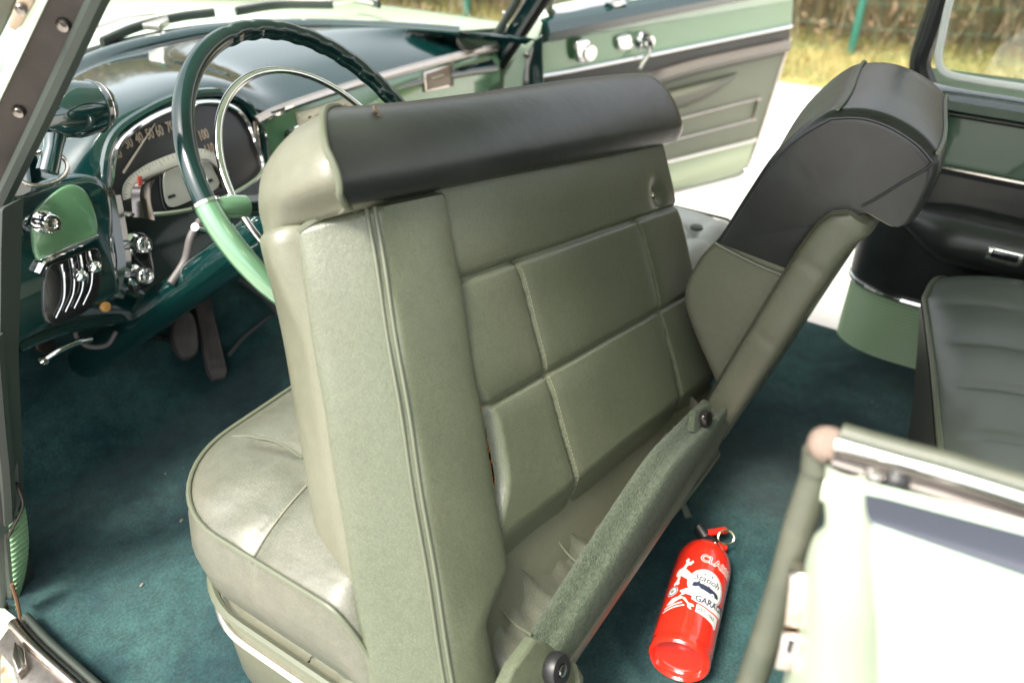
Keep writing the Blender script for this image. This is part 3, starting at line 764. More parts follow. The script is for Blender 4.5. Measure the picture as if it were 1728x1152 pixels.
# rounded upper roll: leather shoulder and the black cover
def roll_prof(k, n=64):
    """closed profile (t,w) of the head roll"""
    c = [(.405, .010), (.408, .026), (.425, .037), (.45, .035), (.475, .024), (.497, .002), (.508, -.030), (.508, -.07), (.498, -.11), (.47, -.145), (.43, -.160), (.41, -.150), (.40, -.10), (.40, -.04)]
    return sp(c, n, True)
cenp = np.array([.45, -.06])
def roll(s0, s1, grow, dome0, dome1, n=50):
    rings = []
    P = roll_prof(0)
    for i in range(13):
        a = i/12*math.pi/2; f = math.sin(a); s = s0-dome0*math.cos(a)+0
        rings.append([(s, *(cenp+(p-cenp)*(max(f, .02)**.55)*grow)) for p in P])
    for i in range(1, n): 
        s = s0+(s1-s0)*i/n; rings.append([(s, *(cenp+(p-cenp)*grow)) for p in P])
    for i in range(13):
        a = math.pi/2-i/12*math.pi/2; f = math.sin(a); s = s1+dome1*math.cos(a)
        rings.append([(s, *(cenp+(p-cenp)*(max(f, .02)**.55)*grow)) for p in P])
    return rings
def shoulder(s, t, w):  # noqa   # the outboard corner is rounded off, the crown rises gently to the middle
    t2 = t + .022*sst(0, .65, s)*(sst(.42, .5, t)) 
    return D(s, t2, w)
rings = []
LFT = [(-.070, .033), (-.092, .028), (-.104, .010), (-.109, -.030), (-.106, -.062), (-.096, -.092), (-.074, -.120), (-.048, -.143), (-.020, -.158)]
for t in list(np.linspace(.404, .44, 8))+list(np.linspace(.445, .512, 26)):
    k = min(1, max(0, (t-.425)/(.513-.425))); ins = .125*(1-math.sqrt(max(0, 1-k**2.2)))
    wr_ = np.interp(t, [.404, .41, .425, .45, .475, .497, .508, .513], [.012, .026, .035, .034, .023, .001, -.028, -.045])
    wf_ = np.interp(t, [.404, .43, .47, .498, .508, .513], [-.160, -.162, -.146, -.111, -.075, -.055])
    mp_ = lambda w: wr_-(.034-w)/.198*(wr_-wf_)
    tuck = 1-sst(.404, .436, t); sec = [(s_+ins+tuck*float(np.interp(w, [-.07, -.04, -.01, .01, .033], [0, .020, .030, .028, .012])), mp_(w)) for s_, w in LFT]+[(.10+ins*.5, mp_(-.163)), (.35, mp_(-.163)), (.56, mp_(-.160)), (.60, mp_(-.10)), (.60, mp_(-.04)), (.56, mp_(-.01)), (.35, mp_(-.008)), (.10, mp_(-.006)), (.02, mp_(.010))]
    rings.append([D(a, t+.022*sst(0, .65, a)*sst(.42, .5, t)-.003, c) for a, c in sp(sec, 100, True)])
b = B(); b.loft(rings)
b.build('shoulder_pad', LEA2, sback, 70)
b = B(); rr_ = roll(-.002, .640, 1.014, .0, .055)
rr_ = [r for r in rr_[12:]]
gs_ = lambda w: -.100*min(1, max(0, (w+.03)/.065))**.8
def rolled(s, t, w): return shoulder(s+gs_(w)*(1-sst(-.02, .22, s)), t, w)
b.loft([[rolled(*q) for q in r] for r in rr_], caps=True)
rl = b.build('head_roll', LEAD, sback, 70, 'black green leather roll along the top')
# piping round the left end of the roll and along its top front
P = roll_prof(0); P = [cenp+(p-cenp)*1.02 for p in P]
end = [rolled(-.0035, p[0], p[1]) for p in P]
B().tube(end, .0036, 8, True).build('piping', WELT, rl)
tp = max(range(len(P)), key=lambda i: P[i][0]-P[i][1]*.0)
B().tube([shoulder(s, .5095, -.045) for s in np.linspace(.005, .655, 60)], .0030, 8).build('piping', LEAD, rl)
# wear spot and snap
for (x, y, a, b_) in ((637, 188, .0034, .0016), (634, 184, .0016, .0030), (641, 194, .0020, .0012), (880, 222, .0008, .0006), (830, 246, .0006, .0006)):
    s_, t_ = dpt(x, y, .022); w_ = float(np.interp(t_-.004, [.45, .475, .497], [.0365, .0262, .0038]))
    s_, t_ = dpt(x, y, w_)
    P = [D(s_+a*math.cos(q)*(1+.3*math.sin(3*q)), t_+b_*math.sin(q), w_+.0004) for q in np.linspace(0, 6.28, 14, endpoint=False)]
    B().prism(P, e3, .003).build('scuff', mat('scuffed_leather', (.13, .09, .06), .7), rl)
# ---- quilted back panel
SE1, SE2 = .305, .162
def pan_w(s, t):
    sL_ = .052-.0 if False else (.0+.165*t)-.012
    w = .010
    # seams: horizontal welts and vertical stitched lines
    def g(d, a, wd): return a*math.exp(-(d/wd)**2)
    w -= g(t-SE1, .0055, .004)+g(t-SE1, .002, .016)
    w -= g(t-SE2, .005, .004)+g(t-SE2, .002, .016)
    if t < SE1+.004:
        for c in (.166, .485): w -= g(s-c, .0032, .0028)+g(s-c, .0018, .013)
    # puffed pads
    for a, b_ in ((-.01, SE2), (SE2, SE1), (SE1, .41)):
        if a <= t < b_: w += .0022*math.sin(math.pi*(t-a)/(b_-a))**.6
    if t < .03: w -= .02*sst(.03, -.012, t)
    if s > SR-.03: w -= .022*sst(SR-.03, SR+.006, s)
    e_ = .037*math.exp(-((t-.115)/.070)**4); w -= .012*sst(sL_+.012+e_*.93, sL_-.006+e_*.98, s)
    # snap dimple
    w -= .010*math.exp(-((s-.565)**2+(t-.332)**2)/.00035)
    w += .0012*math.sin(s*23+t*17)*math.sin(t*29-s*9)
    return w
b = B(); rows = []
for i in range(210):
    k = i/209; row = []
    for t in np.linspace(-.010, .415, 180):
        l = (.165*t)-.018+.037*math.exp(-((t-.115)/.070)**4); r_ = SR+.006
        s = l+(r_-l)*k
        row.append(D(s, t, pan_w(s, t)))
    rows.append(row)
b.grid(rows)
# rounded lower edge tucked under, and right flank
rows2 = [[r[0]+0*e1, r[0]-e3*.006-e2*.002, r[0]-e3*.016+e2*.004] for r in rows]; b.grid(rows2)
rows3 = [[p, p-e3*.006+e1*.001, p-e3*.02-e1*.004] for p in rows[-1]]; b.grid(rows3)
bpn = b.build('back_panel', LEA, sback, 50)
def stitches(c, t0, t1):
    b = B(); n = int((t1-t0)/.0055)
    for i in range(n):
        a = t0+(t1-t0)*i/n; z = a+.0036
        q = [D(c+.0052, v, pan_w(c+.0052, v)+.0003) for v in (a, (a+z)/2, z)]
        b.tube(q, .00029, 5)
    return b.build('stitching', THREAD, bpn)
for c in (.166, .485): stitches(c, .002, .160); stitches(c, .166, .302)
b = B(); n = 105
for i in range(n):
    s = .03+.60*i/n; b.tube([D(v, SE2-.0052, pan_w(v, SE2-.0052)+.0003) for v in (s, s+.0036)], .00029, 5)
b.build('stitching', THREAD, bpn)
o = D(.565, .332, pan_w(.565, .332)); B().lathe([(.0052, 0), (.0055, .001), (.004, .003), (.0025, .0032), (.0001, .0026)], o, e3, 20).build('snap_stud', CHROMEW, bpn)
# ---- side skirt: leather strip wrapped round the outboard edge
def inner(t):
    if t >= -.006: return .165*t+.001
    return .165*-.006 - .052*sst(-.006, -.045, t)**.8 - .10*max(0, -.03-t)
b = B(); rows = []
tt_ = np.concatenate([np.linspace(-.14, -.05, 14), np.linspace(-.046, .0, 24), np.linspace(.01, .398, 70), [.401, .403, .404]])
for t in tt_:
    l = sL(t); i_ = inner(t)+(.0 if t < .39 else -.004*sst(.39, .404, t)); dn_ = .012*sst(.398, .404, t)
    sec = [(i_+.002, -.012), (i_+.001, .006), (i_-.006, .0165), (i_*.6+l*.4, .019), (l+.018, .015), (l+.006, .010), (l-.004, .002), (l-.020, -.014), (l-.040, -.036), (l-.047, -.048), (l-.045, -.053), (l-.034, -.052)]
    q = sp(sec, 70)
    # soften
    rows.append([D(a, t, c-dn_+.0008*math.sin(t*40+a*60)) for a, c in q])
b.grid(rows)
b.grid([[rows[-1][i], rows[-1][i]-e2*.004-e3*.004, rows[-1][i]-e2*.006-e3*.012] for i in range(len(rows[-1]))])
skirt = b.build('side_skirt', LEA, sback, 60)
for da, dw in ((.0015, .0135), (-.0042, .0080)):
    B().tube([D(sL(t)+da+.003, t, dw-.002+.0008*math.sin(t*40)) for t in np.linspace(-.14, .400, 80)], .0022, 8).build('piping', WELT, skirt)
B().tube([D(*q) for q in sp([(sL(.403)-.046, .396, -.048), (sL(.403)-.030, .405, -.025), (sL(.403)-.006, .409, -.002), (sL(.403)+.01, .410, .008)], 20)], .004, 8).build('piping', WELT, skirt)
b = B().grid([[D(.165*t-.02, t, -.0085), D(.165*t+.030, t, -.0085)] for t in np.linspace(0, .3, 20)]); b.build('torn_seam_shade', BLK, bpn)  # black strip behind the torn seam, the gap's shade put in as colour
# torn horsehair edge between skirt and panel
b = B()
for i in range(70):
    t = rng.uniform(.06, .165); s = .165*t+.014+rng.normal(0, .0022); w = -.002+rng.normal(0, .002)
    d = e2*rng.uniform(.004, .012)+e1*rng.normal(0, .0015)+e3*rng.uniform(0, .004)
    b.tube([D(s, t, w), D(s, t, w)+d*.5, D(s, t, w)+d], .0004, 4)
b.build('frayed_padding', RUST, bpn)

# ------------------------------------------------------------------ passenger seat back, upright
PX = Pl(XA, 1.05)
sil = [(1150, 500), (1170, 450), (1192, 422), (1215, 398), (1255, 335), (1300, 268), (1345, 222), (1385, 195), (1412, 188), (1455, 188), (1500, 200), (1545, 225), (1578, 258), (1584, 285), (1572, 320), (1545, 368), (1528, 378), (1500, 365), (1470, 352), (1440, 380), (1380, 470), (1320, 560), (1260, 655), (1238, 690), (1218, 680), (1200, 640), (1165, 560)]
SIL = np.array([PX.p(x, y)[1:] for x, y in sil])
pc = SIL.mean(0)
def pback(x0, x1, k0, shrink, dark, prof, n=24, sub=None):
    rings = []
    for i in range(9):
        a = i/8*math.pi/2; f = 1-(1-math.sin(a))*shrink; s = x0-k0*math.cos(a)+k0
        rings.append((s, f))
    for i in range(1, n): rings.append((x0+k0+(x1-x0-k0)*i/n, 1))
    out = []
    for s, f in rings:
        r = []
        for p in prof:
            q = pc+(p-pc)*f; z = q[1]; y = q[0]
            k = sst(.03, .42, s-1.05)
            dz = (.012*k+.06*sst(.28, .42, s-1.05))*sst(.40, .66, z)
            r.append((s, y+.036*sst(0, .33, s-1.05)*sst(.40, .62, z), z-dz))
        out.append(r)
    return out
prof = sp(SIL, 120, True)
b = B(); b.loft(pback(1.048, 1.43, .018, .10, False, np.array([pc+(p-pc)*(.985 if p[1] > .5 else 1) for p in prof])))
pb = b.build('seat_back', LEA2, car, 60, 'passenger seat back leaning rearward with black roll')
# black cover: the part above the seam
seam_a, seam_b = PX.p(1205, 412)[1:], PX.p(1345, 472)[1:]
def above(p): d = seam_b-seam_a; return (d[0]*(p[1]-seam_a[1])-d[1]*(p[0]-seam_a[0]))
top_ = [p for p in prof]
sg = np.sign(above(np.array([.15, .68])))
up_ = [p for p in prof if above(p)*sg > 0]
# order them as one run
idx = [i for i in range(120) if above(prof[i])*sg > 0]
st_ = next(i for i in idx if (i-1) % 120 not in idx)
run = []
i = st_
while i % 120 in idx: run.append(prof[i % 120]); i += 1
run = np.array(run)
closed = np.vstack([run, [run[-1]*(1-k)+run[0]*k for k in np.linspace(.03, .97, 30)]])
pc_save = pc
b = B()
rings = pback(1.0445, 1.412, .018, .085, True, np.array([pc+(p-pc)*1.008 for p in closed]))
b.loft(rings)
pr = b.build('head_roll', LEAD, pb, 60, 'black green leather cover over the top and inner side')
# light pad strip along the rear edge
st1 = [(1222, 655), (1260, 590), (1300, 525), (1345, 455), (1390, 388), (1430, 352), (1462, 348)]
b = B(); rings = []
c1 = [PX.p(x, y)[1:] for x, y in [(1196, 722), (1262, 616), (1305, 548), (1355, 470), (1405, 398), (1452, 362)]]
c1 = sp(c1, 50)
for i, (y, z) in enumerate(c1):
    k = i/49; w = .024*(min(1, (1-k)*10+.3)**.5); gr = .0025*(math.exp(-((k-.36)/.012)**2)+math.exp(-((k-.68)/.012)**2))
    tdir = np.array([-.385, .923]); ndir = np.array([-.923, -.385])
    q = [(1.038+gr, -.026), (1.030+gr, -.012), (1.030+gr, .012), (1.036+gr, .028), (1.06, .034), (1.12, .034), (1.40, .034), (1.40, -.03), (1.06, -.03)]
    q = sp(q, 30, True)
    rings.append([(a, y+ndir[0]*c*(w/.024)*.9, z+ndir[1]*c*(w/.024)*.9) for a, c in q])
b.loft(rings)
pst = b.build('rear_pad', LEA2, pb, 60)
# piping on the roll and the seam
def on_side(pts, off, r, name, m, n=30):
    Q = Pl(XA, 1.05-off); return B().tube(sp([Q.p(x, y) for x, y in pts], n), r, 8).build(name, m, pr)
on_side([(1207, 410), (1240, 428), (1290, 452), (1338, 470)], .006, .0024, 'piping', WELT)
on_side([(1222, 400), (1262, 338), (1305, 275), (1350, 232), (1395, 205), (1412, 200), (1455, 200), (1500, 214), (1545, 242), (1573, 272)], .0045, .0022, 'piping', LEAD, 60)
on_side([(1574, 275), (1560, 287), (1520, 310), (1485, 332), (1455, 348)], .0075, .0016, 'seam', BLK)
def along(p0, dxs):
    out = []
    for dx in dxs:
        s = 1.05+dx; y, z = p0; k = sst(.03, .42, dx); dz = (.012*k+.06*sst(.28, .42, dx))*sst(.40, .66, z)
        out.append((s, y+.036*sst(0, .33, dx)*sst(.40, .62, z), z-dz+.002))
    return out
for q in ((1412, 188), (1580, 262)):
    p0 = PX.p(*q)[1:]; p0 = pc+(p0-pc)*1.008; B().tube(along(p0, np.linspace(0, .35, 40)), .0030, 8).build('piping', WELT, pr)
# ------------------------------------------------------------------ passenger door, swung open
dd = np.array([.926, -.377, 0]); dd /= np.linalg.norm(dd); dnrm = np.array([-dd[1], dd[0], 0]); dnrm = dnrm if dnrm[0] < 0 else -dnrm
DP = Pl(dnrm, through=(1.78, 1.09, 0))
out = [(905, 62), (918, 30), (1000, 12), (1150, -22), (1342, -62), (1338, 20), (1332, 70), (1300, 185), (1270, 270), (1262, 288), (1250, 300), (1180, 318), (1110, 335), (1000, 362), (905, 385), (900, 250)]
door = plate(DP, out, 0, .085, .006).build('door', MINT, car, label='passenger door standing wide open, its inner side two tone green')
plate(DP, [(912, 74), (1000, 58), (1339, 2), (1336, 44), (1000, 112), (912, 130)], .004, .006, .001).build('upper_panel', mat('door_green_enamel', (.12, .26, .125), .3, metal=.15, coat=1), door)
rod(DP, [(916, 52), (1000, 35), (1150, 5), (1342, -32)], .030, .006, 30, flat=1).build('window_ledge', DASH, door)
plate(DP, [(910, 130), (1000, 114), (1335, 46), (1330, 75), (1262, 285), (1100, 330), (905, 385)], .003, .006, .001).build('leather_panel', mat('door_leather', (.175, .190, .130), .42, bump=GRAIN), door)
rod(DP, [(914, 128), (1000, 112), (1335, 44)], .0075, .008, 20, flat=.8).build('chrome_strip', CHROME, door)
plate(DP, [(912, 134), (1000, 117), (1334, 51), (1331, 70), (1000, 140), (912, 158)], .006, .005, .001).build('dark_band', LEAD, door)
ar = rod(DP, [(985, 168), (1040, 152), (1085, 138), (1180, 110), (1327, 78)], .019, .010, 40, flat=1.0).build('armrest', mat('taupe_leather', (.17, .15, .125), .4), door)
rod(DP, [(1000, 182), (1085, 153), (1180, 124), (1325, 90)], .002, .022, 30).build('armrest_welt', LEAD, door)
# pull pocket: a soft bulge under the armrest
b = B(); rows = []
for i in range(40):
    u = i/39; row = []
    for j in range(24):
        v = j/23; x0, y0 = 1020+(1245-1020)*u, 178-(178-122)*u; h_ = 38*math.sin(math.pi*u)**.6
        w = .034*math.sin(math.pi*v)**.8*math.sin(math.pi*u)**.7
        row.append(DP.p(x0, y0+h_*v, .004+w))
    rows.append(row)
b.grid(rows).build('pull_pocket', LEA2, door)
rod(DP, [(1060, 222), (1135, 203), (1272, 168), (1278, 172), (1271, 198), (1264, 203), (1128, 238), (1060, 254)], .0052, .006, 60, flat=.7).build('trim_loop', CHROMEW, door)
plate(DP, [(1000, 306), (1118, 276), (1275, 236), (1262, 278), (1250, 290), (1110, 325), (1000, 352)], .005, .004, .001).build('kick_panel', mat('pale_green_vinyl', (.48, .54, .35), .4), door)
rod(DP, [(1000, 305), (1118, 275), (1275, 236)], .006, .008, 20).build('kick_trim', ALU, door)
rod(DP, [(1000, 360), (1118, 330), (1225, 303), (1252, 293), (1266, 270), (1300, 170), (1334, 62)], .006, .002, 50).build('edge_seal', CHROMEW, door)
def esc(x, y, r):
    return B().lathe([(r*1.1, 0), (r*1.15, .003), (r*.9, .008), (r*.7, .014), (r*.7, .022), (r*.85, .025), (r*.75, .032), (.0001, .034)], DP.p(x, y, .004), DP.n, 28)
h1 = esc(984, 86, .026).build('lock_handle', CHROME, door)
plate(DP, [(974, 72), (996, 68), (998, 92), (992, 104), (976, 104)], .03, .012, .005, 24).build('lever', CHROME, h1)
h2 = plate(DP, [(1043, 64), (1058, 58), (1068, 62), (1070, 80), (1058, 86), (1045, 84)], .016, .014, .005, 24).build('vent_knob', CHROME, door)
h3 = esc(1084, 68, .022).build('window_crank', CHROME, door)
rod(DP, [(1090, 60), (1098, 74), (1093, 92), (1078, 116)], .0085, .04, 20, flat=.6).build('crank_arm', CHROME, h3)
vf = rod(DP, [(932, 22), (960, 19), (1000, 10), (1045, 2), (1062, -8)], .008, .0, 24).build('vent_window_frame', CHROME, door)
rod(DP, [(932, 24), (926, 12), (930, -20), (940, -60)], .010, .0, 16).build('vent_window_frame', RUBG, door)
plate(DP, [(1030, 6), (1052, 0), (1060, 6), (1036, 14)], .022, .014, .004).build('vent_latch', CHROME, vf)
plate(DP, [(936, 20), (1345, -55), (1350, -400), (980, -400)], -.035, .005, 0).build('door_glass', GLASS, door)
# hinge pillar on the far side
FX = Pl(XA, 1.70)
fp_ = rod(FX, [(832, 105), (850, 78), (880, 32), (915, -25), (960, -110)], .020, 0, 30, flat=.9).build('windscreen_pillar', DASH, car, label='far windscreen pillar behind the steering wheel')
rod(FX, [(846, 112), (868, 78), (900, 30), (935, -25), (980, -110)], .012, .02, 30).build('pillar_seal', BROWN, fp_)
rod(FX, [(835, 62), (862, 20), (893, -40)], .010, -.03, 20).build('pillar_seal', RUB, fp_)
B().lathe([(.005, 0), (.004, .002), (.0001, .003)], FX.p(850, 22, -.045), (-1, 0, 0), 12).build('screw', CHROME, fp_)
JP = Pl((-.8, -.6, 0), through=(1.75, 1.09, .4))
jamb = plate(JP, [(880, 70), (905, 30), (915, 40), (905, 75), (885, 115), (878, 180), (870, 300), (845, 300), (850, 130), (868, 100)], 0, .05, .004).build('door_jamb', MINT, car)
plate(JP, [(888, 95), (902, 68), (915, 60), (918, 140), (915, 300), (880, 300), (884, 130)], .006, .02, .003).build('hinge_cover', DASH, jamb)
B().lathe([(.008, 0), (.006, .003), (.0001, .004)], JP.p(889, 94, .008), JP.n, 14).build('screw', CHROMEW, jamb)
B().box((1.72, .70, -.03), (XA, YA, ZA), (.04, .48, .026), bev=.008).build('sill', mat('dark_sill', (.05, .05, .045), .5), car)

# ------------------------------------------------------------------ far rear quarter trim, window and rear seat
def plan(n0, r, xf, ys_):
    """plan of the trim panel: rounded front corner then straight to the rear"""
    P = []
    for k in range(18):
        a = R(90*k/17); P.append((xf+r-r*math.sin(a)+0, ys_-r*1.6*(1-math.cos(a))))
    for k in range(1, 26): P.append((xf, ys_-r*1.6-(.62)*k/25))
    return P
def panel_rows(zs, off=0, r=.075, xf=1.676, ys_=.232):
    P = plan(0, r, xf, ys_)
    out = []
    for z, o in zs:
        row = []
        for i, (x, y) in enumerate(P):
            a = R(90*min(i, 17)/17); nx_, ny = -math.sin(a), math.cos(a)
            row.append((x+nx_*(o+off), y+ny*(o+off), z))
        out.append(row)
    return out
b = B(); zs = []
for k in range(0, 19*6+1):
    z = .004+k/(19*6)*.148; zs.append((z, .0016*math.cos(k/6*2*math.pi)))
ribs = b.grid(panel_rows(zs)).build('rear_quarter_trim', RIB, car, 60, 'far rear side trim, ribbed green below and black leather above')
b = B().grid(panel_rows([(.155, -.004), (.157, .004), (.17, .008), (.30, .010), (.395, .010), (.43, .006), (.437, -.004)])); b.build('leather_panel', LEAD, ribs)
b = B().tube([(x, y, z) for (x, y, z) in panel_rows([(.1545, .006)])[0]], .0055, 8).build('chrome_strip', CHROME, ribs)
# armrest roll along the trim
b = B(); rings = []
for y in np.linspace(.19, -.5, 40):
    k = sst(.19, .06, y); k0 = .25+.75*k
    rings.append([(1.665-.075*k0*max(0, math.cos(t))**.8 if math.cos(t) > 0 else 1.665, y, .345+.055*k0*math.sin(t)-.02*k) for t in np.linspace(-math.pi/2, math.pi*1.5, 28, endpoint=False)])
b.loft(rings).build('armrest', LEAD, ribs)
b = B().box((1.60, -.03, .330), (XA, YA, ZA), (.012, .03, .014), bev=.004); at_ = b.build('ashtray', CHROME, ribs)
B().box((1.588, -.03, .334), (XA, YA, ZA), (.004, .022, .007), bev=.002).build('ashtray_lid', BLKG, at_)
b = B().grid(panel_rows([(.445, 0), (.447, .004), (.50, .004), (.535, .003), (.537, -.002)])); b.build('green_panel', mat('dark_green_enamel', (.028, .085, .045), .3, coat=.6), ribs)
B().tube([(x, y, z) for (x, y, z) in panel_rows([(.4425, .008)])[0]], .0045, 8).build('chrome_strip', CHROMEW, ribs)
b = B().grid(panel_rows([(.538, 0), (.541, .014), (.552, .022), (.566, .016), (.575, -.005), (.578, -.03)])); b.build('window_ledge', DASH, ribs)
B().tube([(x-.004, y, .5445) for (x, y, z) in panel_rows([(.54, .018)])[0]], .004, 8).build('ledge_seal', BLKG, ribs)
# outer skin behind the trim, then frame and glass
b = B().grid([[(1.765, .235, z), (1.80, .21, z), (1.83, -.1, z), (1.83, -.7, z)] for z in (-.2, .2, .5, .585)]); b.build('outer_panel', MINT, ribs)
QX = Pl(XA, 1.735)
wf = rod(QX, [(1568, 150), (1556, 108), (1572, 55), (1590, 0), (1625, -110)], .026, .0, 30, flat=.6).build('quarter_window', BLK, car, label='far quarter window with black front post and pale frame')
rod(QX, [(1545, 150), (1541, 105), (1556, 50), (1573, 0), (1608, -110)], .007, .012, 30).build('post_seal', RUBG, wf)
WH = mat('pale_window_frame', (.78, .80, .78), .35)
rod(QX, [(1640, -110), (1606, -10), (1590, 60), (1584, 100), (1598, 124), (1650, 136), (1740, 150), (1900, 174)], .0065, -.03, 60, flat=.8).build('glass_frame', WH, wf)
plate(QX, [(1590, -300), (1582, 0), (1574, 110), (1600, 128), (1760, 155), (2200, 220), (2300, -300)], -.01, .005, 0).build('glass', GLASS, wf)
# rear seat
RS = Pl(ZA, .30)
fr = [RS.p(*q) for q in ((1604, 960), (1592, 800), (1583, 700), (1576, 620), (1566, 545), (1560, 505), (1572, 480))]
fx = np.array([[p[0], p[1]] for p in fr]); fx = fx[np.argsort(fx[:, 0])]
b = B(); rows = []; pl_ = []
xs = np.concatenate([np.linspace(.50, 1.46, 100), 1.46+.17*np.sin(np.linspace(.03, math.pi/2, 24))])
def rs_h(x, d):
    e = 1 if x < 1.46 else math.sqrt(max(0, 1-((x-1.46)/.172)**2))
    s_ = 0
    for k in range(12):
        xc = .56+k*.118; s_ += .003*math.exp(-((x-xc)/.005)**2)+.0022*math.exp(-((x-xc)/.03)**2)
    return (.30+.045*(1-math.exp(-d/.07))-s_*sst(0.01, .05, d)-.012*math.exp(-((d-.21)/.02)**2)*sum(math.exp(-((x-(.56+k*.118))/.02)**2) for k in range(12)))*(.35+.65*e**.7)
for x in xs:
    yf = np.interp(x, fx[:, 0], fx[:, 1]); e = 0 if x < 1.46 else 1-math.sqrt(max(0, 1-((x-1.46)/.172)**2)); yf -= .10*e
    row = [(x, yf-.050, .01), (x, yf-.036, .10), (x, yf-.016, .2*(1-.5*e)), (x, yf-.001, .27*(1-.6*e)), (x, yf+.003, rs_h(x, 0)-.006)]
    for d in np.linspace(0.002, .62, 70): row.append((x, yf-d, rs_h(x, d)))
    row.append((x, yf-.66, .1)); rows.append(row); pl_.append((x, yf+.001, rs_h(x, 0)+.001))
rseat = b.grid(rows).build('rear_seat', LEAR, car, 60, 'dark green pleated rear bench cushion')
fr_ = B().grid([[r[0], r[1], r[2], r[3], r[4]] for r in [[(q[0], q[1]+.002, q[2]) for q in r[:5]] for r in rows]]).build('front_band', mat('brown_green_leather', (.07, .062, .05), .4), rseat)
B().tube(pl_, .0045, 8).build('piping', WELT, rseat)
for k in range(2, 9):
    x = .56+k*.118; yf = np.interp(x, fx[:, 0], fx[:, 1]); B().lathe([(.011, -.002), (.010, .003), (.005, .006), (.0001, .0065)], (x, yf-.21, rs_h(x, .21)-.001), ZA, 16).build('button', LEAR, rseat)
# rear seat back, behind
b = B(); rows = []
for x in np.linspace(.5, 1.62, 40):
    rows.append([(x, -.58, .3), (x, -.56, .36), (x, -.60, .5), (x, -.70, .75), (x, -.78, .8), (x, -.9, .75), (x, -.9, .2)])
b.grid(rows).build('rear_seat_back', LEAR, car, 60)

# ------------------------------------------------------------------ near rear quarter of the body
nx = lambda x, y, X_: Pl(XA, X_).p(x, y)
qa = [(1455, 812, .415), (1469, 861, .39), (1477, 925, .36), (1484, 1000, .33), (1490, 1080, .30), (1494, 1160, .28), (1500, 1300, .26)]
qb = [(1740, 882, .415), (1742, 950, .39), (1745, 1030, .36), (1750, 1120, .33), (1756, 1200, .30), (1760, 1290, .28), (1770, 1430, .26)]
b = B(); A1 = sp([nx(*q) for q in qa], 40); B1 = sp([nx(*q) for q in qb], 40)
ext_ = [np.array([-.03, 0, -.12]), np.array([-.045, 0, -.30]), np.array([-.02, 0, -.42])]
low = lambda P: np.vstack([P, [P[-1]+q for q in ext_]])
rows = [[a+(c-a)*k for k in np.concatenate([np.linspace(0, 2.2, 40), np.linspace(2.6, 8, 20)])] for a, c in zip(low(A1), low(B1))]
qp = b.grid(rows).build('quarter_panel', MINT, car, 60, 'near rear quarter panel in mint enamel with bright belt moulding')
# bright moulding band under the belt, its dark reflection painted into the colour
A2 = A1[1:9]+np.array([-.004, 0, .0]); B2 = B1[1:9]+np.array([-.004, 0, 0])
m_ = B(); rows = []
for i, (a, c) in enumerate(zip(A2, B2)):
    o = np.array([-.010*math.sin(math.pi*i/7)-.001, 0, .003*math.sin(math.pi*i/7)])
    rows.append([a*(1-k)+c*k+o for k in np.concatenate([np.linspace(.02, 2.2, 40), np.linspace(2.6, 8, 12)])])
m_.grid(rows).build('belt_moulding', mat('blue_grey_reflection', (.045, .05, .066), .5, spec=.2), qp)
# jamb face between the seal and the panel edge
ja = [(1398, 772, .458), (1392, 830, .452), (1394, 880, .445), (1372, 905, .44), (1356, 960, .435), (1345, 1050, .43), (1318, 1160, .42), (1290, 1300, .41)]
jb = [(1455, 795, .42), (1460, 830, .41), (1466, 880, .388), (1470, 925, .365), (1476, 985, .335), (1484, 1060, .305), (1490, 1160, .28), (1498, 1300, .26)]
A3 = sp([nx(*q) for q in ja], 50); B3 = sp([nx(*q) for q in jb], 50)
b = B(); rows = []
for i, (a, c) in enumerate(zip(A3, B3)):
    row = []
    for k in np.linspace(0, 1, 16): row.append(a*(1-k)+c*k+np.array([-.010*math.sin(math.pi*k)**1, .004*math.sin(2*math.pi*k), 0]))
    row.append(A1[min(int(i/49*39), 39)]+np.array([.0, -.002, 0])); rows.append(row)
    rows[-1].insert(0, rows[-1][0]+np.array([.02, -.015, 0]))
jm = b.grid(rows).build('door_jamb', mat('pale_jamb_enamel', (.46, .52, .40), .4, coat=.5, vary=(14, .45, .7, (.40, .46, .34))), car, 60)
P = [nx(1390, 752, .47), nx(1383, 790, .468), nx(1352, 880, .46), nx(1322, 985, .45), nx(1290, 1085, .44), nx(1262, 1170, .43), nx(1235, 1270, .42)]
sl0 = B().tube(sp(P, 60), .0112, 14).build('jamb_seal', RUBG, car)
B().tube(sp([nx(1386, 760, .468), nx(1382, 792, .466)], 6), .0122, 14).build('seal_clip', RUBG, sl0)
B().lathe([(.0001, -.011), (.008, -.0095), (.0122, -.003), (.0122, .005), (.009, .010), (.0001, .011)], nx(1395, 750, .462), (-.6, -.5, .6), 24).build('seal_cap', mat('aged_cream_plastic', (.20, .15, .12), .45), sl0)
